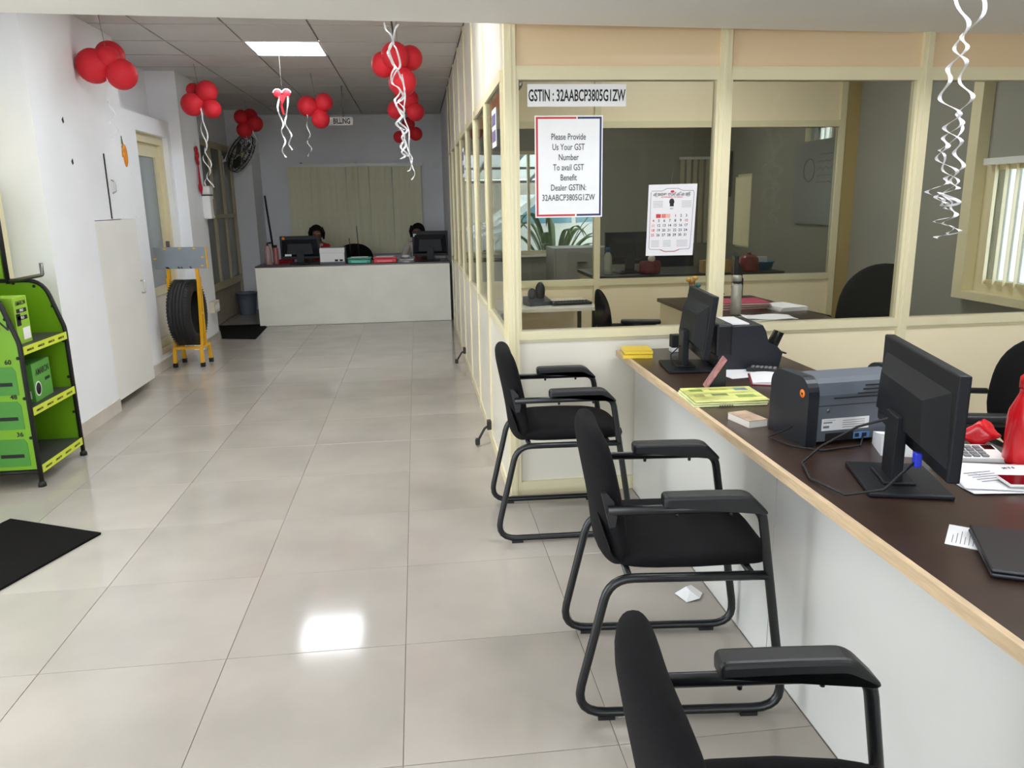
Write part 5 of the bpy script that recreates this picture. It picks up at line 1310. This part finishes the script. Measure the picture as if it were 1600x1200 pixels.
for (label, x, col, nm) in (('teal plastic tray of slips on the billing desk', -0.74, (24, 136, 112), 'teal_plastic'), ('red plastic tray of slips on the billing desk', -0.42, (206, 40, 56), 'rose_red_plastic')):
    o = thing('desk_tray', label, 'tray', (x, 10.16, ZD), 0, 'trays on the billing desk')
    mm = M(nm, col, 0.35)
    B().rbox(-0.145, 0.145, -0.09, 0.09, 0.0, 0.055, 0.012, 2).build('tray', mm, o)
    B().rbox(-0.15, 0.15, -0.095, 0.095, 0.055, 0.075, 0.008, 2).build('rim', mm, o)
    B().box(-0.10, 0.09, -0.0955, -0.090, 0.012, 0.04).build('label_card', M(nm + '_pale', tuple(min(255, c + 70) for c in col), 0.5), o)
    B().box(-0.11, 0.11, -0.06, 0.06, 0.075, 0.082).build('slips', m_paper, o)
o = thing('bottle_row', 'clear water bottle with dark pump on the left end of the billing desk', 'bottle', (-1.895, 10.30, ZD))
m_clear = M('pinkish_clear_plastic', (168, 138, 136), 0.15)
B().lathe([(0, 0), (0.04, 0), (0.042, 0.01), (0.042, 0.19), (0.02, 0.23), (0.015, 0.24), (0, 0.24)], 20).build('body', m_clear, o)
B().tube([(0, 0, 0.24), (0, 0, 0.27), (0.05, 0, 0.275)], 0.012, 8).build('pump', m_black, o)
o.name = 'pump_bottle'
o = thing('water_bottle', 'slim reddish bottle beside the pump bottle on the billing desk', 'bottle', (-1.80, 10.30, ZD))
B().lathe([(0, 0), (0.034, 0), (0.035, 0.01), (0.035, 0.20), (0.02, 0.22), (0, 0.22)], 20).build('body', M('reddish_plastic', (150, 84, 84), 0.2), o); B().lathe([(0, 0.215), (0.024, 0.215), (0.024, 0.245), (0, 0.245)], 14).build('cap', m_black, o)
o = thing('black_pole', 'thin black pole leaning against the back wall left of the blind', 'pole', (0, 0, 0))
B().tube([(-2.26, 12.42, 1.63), (-1.98, 11.2, 0.82), (-1.84, 10.86, 0.02)], 0.014, 8).build('pole', m_black, o)
o = thing('paper_heap', 'heap of white and grey slips by the right billing monitor', 'papers', (-0.16, 10.22, ZD))
for k in range(4): B().rbox(-0.09, 0.09, -0.06, 0.06, 0.012 * k, 0.012 * k + 0.010, 0.001, 1, mat=Matrix.Rotation(0.4 * k - 0.5, 4, 'Z')).build('slip', m_paper if k % 2 == 0 else M('grey_paper', (168, 166, 164), 0.7), o)
B().ball((0.0, 0, 0.07), (0.05, 0.035, 0.02), 12, 8).build('crumpled_slip', m_paper, o)
o = thing('red_folder', 'dark red folder lying beside the left billing monitor', 'folder', (-1.72, 10.58, ZD))
B().rbox(-0.09, 0.09, -0.08, 0.08, 0, 0.045, 0.004).build('folder', m_redcloth, o)
o = thing('red_bag', 'red bag standing behind the white billing printer', 'bag', (-1.17, 10.49, ZD))
B().rbox(-0.06, 0.06, -0.04, 0.04, 0, 0.20, 0.03, 3).build('bag', m_redcloth, o)
B().tube([(-0.03, 0, 0.19), (-0.02, 0, 0.235), (0.02, 0, 0.235), (0.03, 0, 0.19)], 0.006, 6).build('bag_handle', m_redcloth, o)

# ================================================================== FRONT OFFICE
dk = thing('office_desk', 'dark brown office desk behind the front glass with flask and folders', 'desk', (0, 0, 0))
B().box(1.80, 2.55, 4.40, 5.75, 0.725, 0.75).build('desktop', m_brown, dk)
B().box(1.82, 1.84, 4.42, 5.73, 0.0, 0.725).build('side_panel', m_panel, dk); B().box(2.50, 2.52, 4.42, 5.73, 0.0, 0.725).build('side_panel', m_panel, dk)
B().box(1.84, 2.50, 5.69, 5.71, 0.1, 0.725).build('modesty_panel', m_panel, dk)
fk = thing('steel_flask', 'tall steel flask with ringed cap on the front office desk', 'flask', (2.03, 4.80, 0.7501))
B().lathe([(0, 0), (0.032, 0), (0.034, 0.004), (0.034, 0.185), (0.029, 0.20), (0, 0.20)], 28).build('body', m_satin, fk)
B().lathe([(0, 0.2), (0.026, 0.2), (0.026, 0.214), (0, 0.214)], 24).build('neck', m_plastic, fk)
B().lathe([(0, 0.214), (0.029, 0.214), (0.029, 0.246), (0.025, 0.252), (0, 0.252)], 24).build('cap', m_satin, fk)
m_pink = M('maroon_pink_card', (176, 68, 92), 0.5)
for k in range(3):
    o = thing('folder', ['lowest pink folder of the stack behind the flask', 'middle pink folder of the stack behind the flask', 'topmost pink folder of the stack behind the flask'][k], 'folder', (2.13 + 0.01 * k, 5.12 - 0.01 * k, 0.7501 + 0.0165 * k), 0.1 - 0.07 * k, 'pink folders on the office desk')
    B().box(-0.20, 0.20, -0.14, 0.14, 0, 0.003).box(-0.20, 0.20, -0.14, 0.14, 0.013, 0.016).box(-0.20, -0.197, -0.14, 0.14, 0, 0.016).build('cover', m_pink, o)
    B().box(-0.19, 0.19, -0.135, 0.135, 0.003, 0.013).build('sheets', m_page, o)
o = thing('paper_stack', 'white paper stack right of the pink folders on the office desk', 'papers', (2.44, 4.98, 0.7501), 0.1)
for k in range(3): B().box(-0.10, 0.10, -0.13, 0.13, 0.009 * k, 0.009 * k + 0.008, mat=Matrix.Rotation(0.05 * k, 4, 'Z')).build('sheaf', m_paper, o)
o = thing('loose_sheets', 'loose white sheets in front of the flask on the office desk', 'papers', (2.15, 4.58, 0.7501), 0.0)
sheet(o, 0.30, 0.21, 0.006, 0.3, 0.001, 0.12); sheet(o, 0.30, 0.21, 0.01, 1.3, 0.008, -0.2)
mC = monitor('computer_monitor', 'dark monitor standing edge-on at the back of the front office desk', (2.30, 5.48, 0.7501), math.radians(70), w=0.42, h=0.27, zb=0.07)
o = thing('cable_heap', 'tangle of dark cables and papers beside the office monitor', 'cables', (2.12, 5.42, 0.7501))
b = B()
for k in range(5): b.tube([(0.09 * math.cos(a + k) * (0.6 + 0.1 * k), 0.06 * math.sin(a * 1.3 + k), 0.012 + 0.012 * k + 0.01 * math.sin(2 * a)) for a in [2 * PI * i / 14 for i in range(13)]], 0.005, 6)
b.build('cable', m_black, o); B().rbox(-0.12, 0.06, -0.07, 0.05, 0.0, 0.006, 0.001, 1).build('sheet', m_paper, o)
fv = thing('flower_pot', 'small glass of yellow and teal paper flowers on the office desk corner', 'flowers', (1.88, 5.2, 0.7501))
B().lathe([(0, 0), (0.028, 0), (0.034, 0.09), (0.031, 0.09), (0.025, 0.006), (0, 0.006)], 18).build('glass', M('milky_glass', (206, 200, 190), 0.2), fv)
for k, (dx, dy, z, c) in enumerate(((-0.03, 0, 0.19, (214, 160, 60)), (0.02, 0.01, 0.2, (220, 176, 90)), (0.035, -0.01, 0.15, (30, 110, 116)), (0.0, 0.02, 0.17, (190, 120, 60)))):
    B().tube([(0, 0, 0.02), (dx, dy, z)], 0.003, 5).build('stem', m_leaf, fv); B().ball((dx, dy, z), (0.02, 0.02, 0.016), 10, 8).build('flower', M('petal_%d_%d' % (c[0], c[1]), c, 0.6), fv)
# side table with keyboard seen through the left pane
tb = thing('side_table', 'low side table holding a telephone and keyboard behind the poster pane', 'table', (0, 0, 0))
B().box(0.56, 1.30, 5.55, 6.18, 0.70, 0.725).build('tabletop', m_panel_w, tb)
for (xx, yy) in ((0.58, 5.58), (1.26, 5.58), (0.58, 6.12), (1.26, 6.12)): B().box(xx, xx + 0.03, yy, yy + 0.03, 0, 0.70).build('leg', m_tube, tb)
o = thing('keyboard', 'black keyboard lying on the side table behind the glass', 'keyboard', (1.13, 5.75, 0.7252), 0.1)
B().rbox(-0.15, 0.15, -0.06, 0.06, 0, 0.022, 0.004).build('body', m_plastic, o)
me = B().box(-0.006, 0.006, -0.006, 0.006, 0, 0.004).mesh('key', m_navy)
for i in range(12):
    for j in range(4): inst('key', me, o, (-0.13 + 0.0235 * i, -0.04 + 0.025 * j, 0.022))
o = thing('desk_telephone', 'dark telephone with upright lobed cradle on the side table', 'telephone', (0.88, 5.78, 0.7252), 0.2)
B().prism([(-0.08, 0), (0.08, 0), (0.08, 0.06), (-0.08, 0.03)], 'x', -0.09, 0.09).build('base', m_navy, o)
B().ball((0.03, 0.02, 0.10), (0.04, 0.03, 0.07), 12, 8).ball((-0.035, 0.02, 0.08), (0.035, 0.03, 0.045), 12, 8).build('handset', m_navy, o)

# ================================================================== REAR OFFICE
rd = thing('office_desk', 'dim desk in the rear office behind the inner partition', 'desk', (0, 0, 0))
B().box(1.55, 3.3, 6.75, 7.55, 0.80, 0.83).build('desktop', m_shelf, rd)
for xx in (1.57, 3.25): B().box(xx, xx + 0.03, 6.78, 7.52, 0, 0.80).build('side_panel', m_panel, rd)
mD = monitor('computer_monitor', 'dark monitor on the rear office desk left of the calendar', (1.92, 7.05, 0.8302), math.radians(8), w=0.45, h=0.29, zb=0.08)
o = thing('water_bottle', 'clear bottle with blue cap on the rear office desk', 'bottle', (1.70, 6.92, 0.8302))
B().lathe([(0, 0), (0.035, 0), (0.037, 0.01), (0.037, 0.16), (0.018, 0.2), (0, 0.2)], 18).build('body', M('pale_clear_plastic', (190, 196, 196), 0.15), o); B().lathe([(0, 0.2), (0.022, 0.2), (0.022, 0.24), (0, 0.24)], 14).build('cap', M('blue_cap', (60, 98, 150), 0.4), o)
o = thing('gift_box', 'dark red wrapped bundle on the rear office desk below the calendar', 'bundle', (2.07, 6.85, 0.8302), 0.2)
B().rbox(-0.09, 0.09, -0.06, 0.06, 0, 0.12, 0.03, 3).build('bundle', M('maroon_foil', (120, 30, 48), 0.3, var=0.4, scale=30), o); B().ball((0.0, -0.03, 0.14), (0.035, 0.03, 0.03), 10, 8).build('bow', m_paper, o)
o = thing('wooden_box', 'light wooden box with arched cut-out on the rear office desk', 'box', (2.68, 6.85, 0.8302), 0.0)
B().box(-0.13, 0.13, -0.05, 0.05, 0, 0.11).build('box', m_wood, o); B().prism([(-0.02, 0.0), (0.02, 0.0), (0.02, 0.035)] + [(0.02 * math.cos(a), 0.035 + 0.02 * math.sin(a)) for a in [PI * k / 8 for k in range(1, 8)]] + [(-0.02, 0.035)], 'y', -0.052, -0.05).build('cut_out', m_shelf, o)
o = thing('plastic_jar', 'dark red rounded jar on the rear office desk beside the blue tray', 'jar', (3.0, 6.85, 0.8302))
B().lathe([(0, 0), (0.09, 0), (0.095, 0.02), (0.085, 0.12), (0.05, 0.15), (0, 0.155)], 22).build('jar', M('dark_red_plastic', (122, 22, 30), 0.35), o)
B().lathe([(0, 0.15), (0.02, 0.15), (0.022, 0.165), (0, 0.17)], 12).build('knob', MATS['dark_red_plastic'], o)
o = thing('plastic_basket', 'blue plastic basket on the rear office desk at its right end', 'basket', (3.18, 7.0, 0.8302))
B().lathe([(0, 0), (0.10, 0), (0.12, 0.07), (0.13, 0.07), (0.13, 0.08), (0.115, 0.08), (0.095, 0.01), (0, 0.01)], 26).build('basket', M('blue_plastic', (30, 112, 158), 0.4), o)
B().box(-0.05, 0.05, -0.03, 0.03, 0.01, 0.12).build('contents', m_paper, o)
gb = thing('filing_cabinet', 'grey metal filing cabinet below the courtyard window', 'cabinet', (1.72, 8.4, 0))
B().box(-0.30, 0.30, -0.25, 0.25, 0, 1.0).build('body', M('grey_steel_sheet', (150, 150, 150), 0.45), gb)
for k in range(3):
    d_ = B().box(-0.28, 0.28, -0.262, -0.25, 0.04 + 0.32 * k, 0.34 + 0.32 * k).build('drawer', MATS['grey_steel_sheet'], gb)
    B().box(-0.05, 0.05, -0.28, -0.262, 0.2 + 0.32 * k, 0.215 + 0.32 * k).build('handle', m_steel, d_)
wb = thing('whiteboard', 'dim whiteboard with faint scribbles on the right wall of the rear office', 'whiteboard', (3.59, 6.86, 1.60))
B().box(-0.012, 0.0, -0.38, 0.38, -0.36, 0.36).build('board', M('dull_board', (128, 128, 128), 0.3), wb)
b = B()
for (ya, za, R_) in ((0.1, 0.12, 0.1),): b.tube([(-0.0125, ya + R_ * math.cos(a), za + R_ * math.sin(a)) for a in [2 * PI * k / 20 for k in range(20)]], 0.004, 4, closed=True)
for k in range(5): b.tube([(-0.0125, -0.3 + 0.05 * i, 0.25 - 0.06 * k + 0.012 * math.sin(3 * i + k)) for i in range(6)], 0.003, 4)
b.build('scribble', m_ink2, wb)
fr = thing('picture_frame', 'dark framed picture on the rear office wall by the window blind', 'picture', (3.585, 8.95, 1.75))
B().box(-0.02, 0.0, -0.18, 0.18, -0.25, 0.25).build('frame', m_shelf, fr); B().box(-0.022, -0.02, -0.15, 0.15, -0.22, 0.22).build('print', M('sepia_print', (120, 82, 60), 0.4, var=0.4, scale=6), fr)
make_office('dark high-backed chair in the rear office near the blinds', (2.75, 8.2, 0), math.radians(-100), bw=0.24, bh=0.32, zc=0.82)

# ================================================================== YARD: CAR AND PLANT
car = thing('parked_car', 'white parked car with blue tinted windscreen seen through the courtyard window', 'car', (2.5, 14.2, -0.03), math.radians(4))
car.scale = (1.15, 1.15, 1.15)
m_car = M('white_car_paint', (232, 236, 240), 0.2, coat=0.5)
m_cglass = M('blue_tinted_glass', (120, 170, 196), 0.08)
side = [(-1.9, 0.35), (-1.95, 0.62), (-1.85, 0.82), (-1.05, 0.98), (-0.45, 1.42), (0.75, 1.46), (1.45, 1.05), (1.85, 0.98), (1.92, 0.6), (1.85, 0.35)]
bb2 = B(); bb2.prism(side, 'y', -0.8, 0.8); bmesh.ops.recalc_face_normals(bb2.bm, faces=bb2.bm.faces[:])
bmesh.ops.bevel(bb2.bm, geom=[e for e in bb2.bm.edges if abs(e.verts[0].co.y - e.verts[1].co.y) < 1e-6], offset=0.09, segments=3, affect='EDGES')
bb2.build('body', m_car, car)
for s in (-1, 1):
    yy = 0.803 * s
    B().prism([(-0.88, 1.0), (-0.38, 1.36), (0.05, 1.38), (0.05, 1.0)], 'y', yy - 0.004, yy + 0.004).build('side_window', m_cglass, car)
    B().prism([(0.12, 1.0), (0.12, 1.38), (0.68, 1.38), (1.15, 1.04)], 'y', yy - 0.004, yy + 0.004).build('side_window', m_cglass, car)
    for xx in (-1.2, 1.2):
        w_ = B().lathe([(0.16, -0.09), (0.3, -0.09), (0.32, -0.06), (0.32, 0.06), (0.3, 0.09), (0.16, 0.09)], 28, Matrix.Translation((xx, 0.76 * s, 0.32)) @ Matrix.Rotation(PI / 2, 4, 'X'), closed=True).build('wheel', m_tyre, car)
        B().lathe([(0, -0.06), (0.18, -0.06), (0.18, 0.06), (0, 0.06)], 20, Matrix.Translation((xx, 0.77 * s, 0.32)) @ Matrix.Rotation(PI / 2, 4, 'X')).build('hub', m_chrome, w_)
    B().ball((-1.88, 0.6 * s, 0.72), (0.06, 0.14, 0.08), 12, 8).build('headlamp', m_white, car)
    B().ball((-0.85, 0.9 * s, 1.05), (0.06, 0.1, 0.06), 10, 8).build('mirror', m_car, car)
pl = thing('leafy_plant', 'long-leaved green plant standing outside the courtyard window', 'plant', (1.80, 10.30, -0.03))
B().lathe([(0, 0), (0.16, 0), (0.2, 0.32), (0.18, 0.32), (0.15, 0.05), (0, 0.05)], 20).build('pot', M('terracotta', (150, 90, 64), 0.8), pl)
B().lathe([(0, 0.25), (0.175, 0.28)], 16).build('soil', m_shelf, pl)
random.seed(3)
for k in range(18):
    a = 2 * PI * k / 18 + random.uniform(-0.2, 0.2); L_ = random.uniform(0.8, 1.25); up_ = random.uniform(1.0, 1.75)
    dirv = Vector((math.cos(a), math.sin(a) * 0.6, 0)); sd = Vector((-math.sin(a), math.cos(a), 0.2)).normalized()
    pts = [Vector((0, 0, 0.28)) + dirv * (L_ * 0.75 * t) + Vector((0, 0, up_ * (1.5 * t - 1.05 * t * t) * 1.2)) for t in [i / 12 for i in range(13)]]
    B().strip(pts, lambda i: 0.075 * math.sin(PI * (0.06 + 0.92 * i / 12)), sd).build('leaf', m_leaf, pl, solid=0.002)
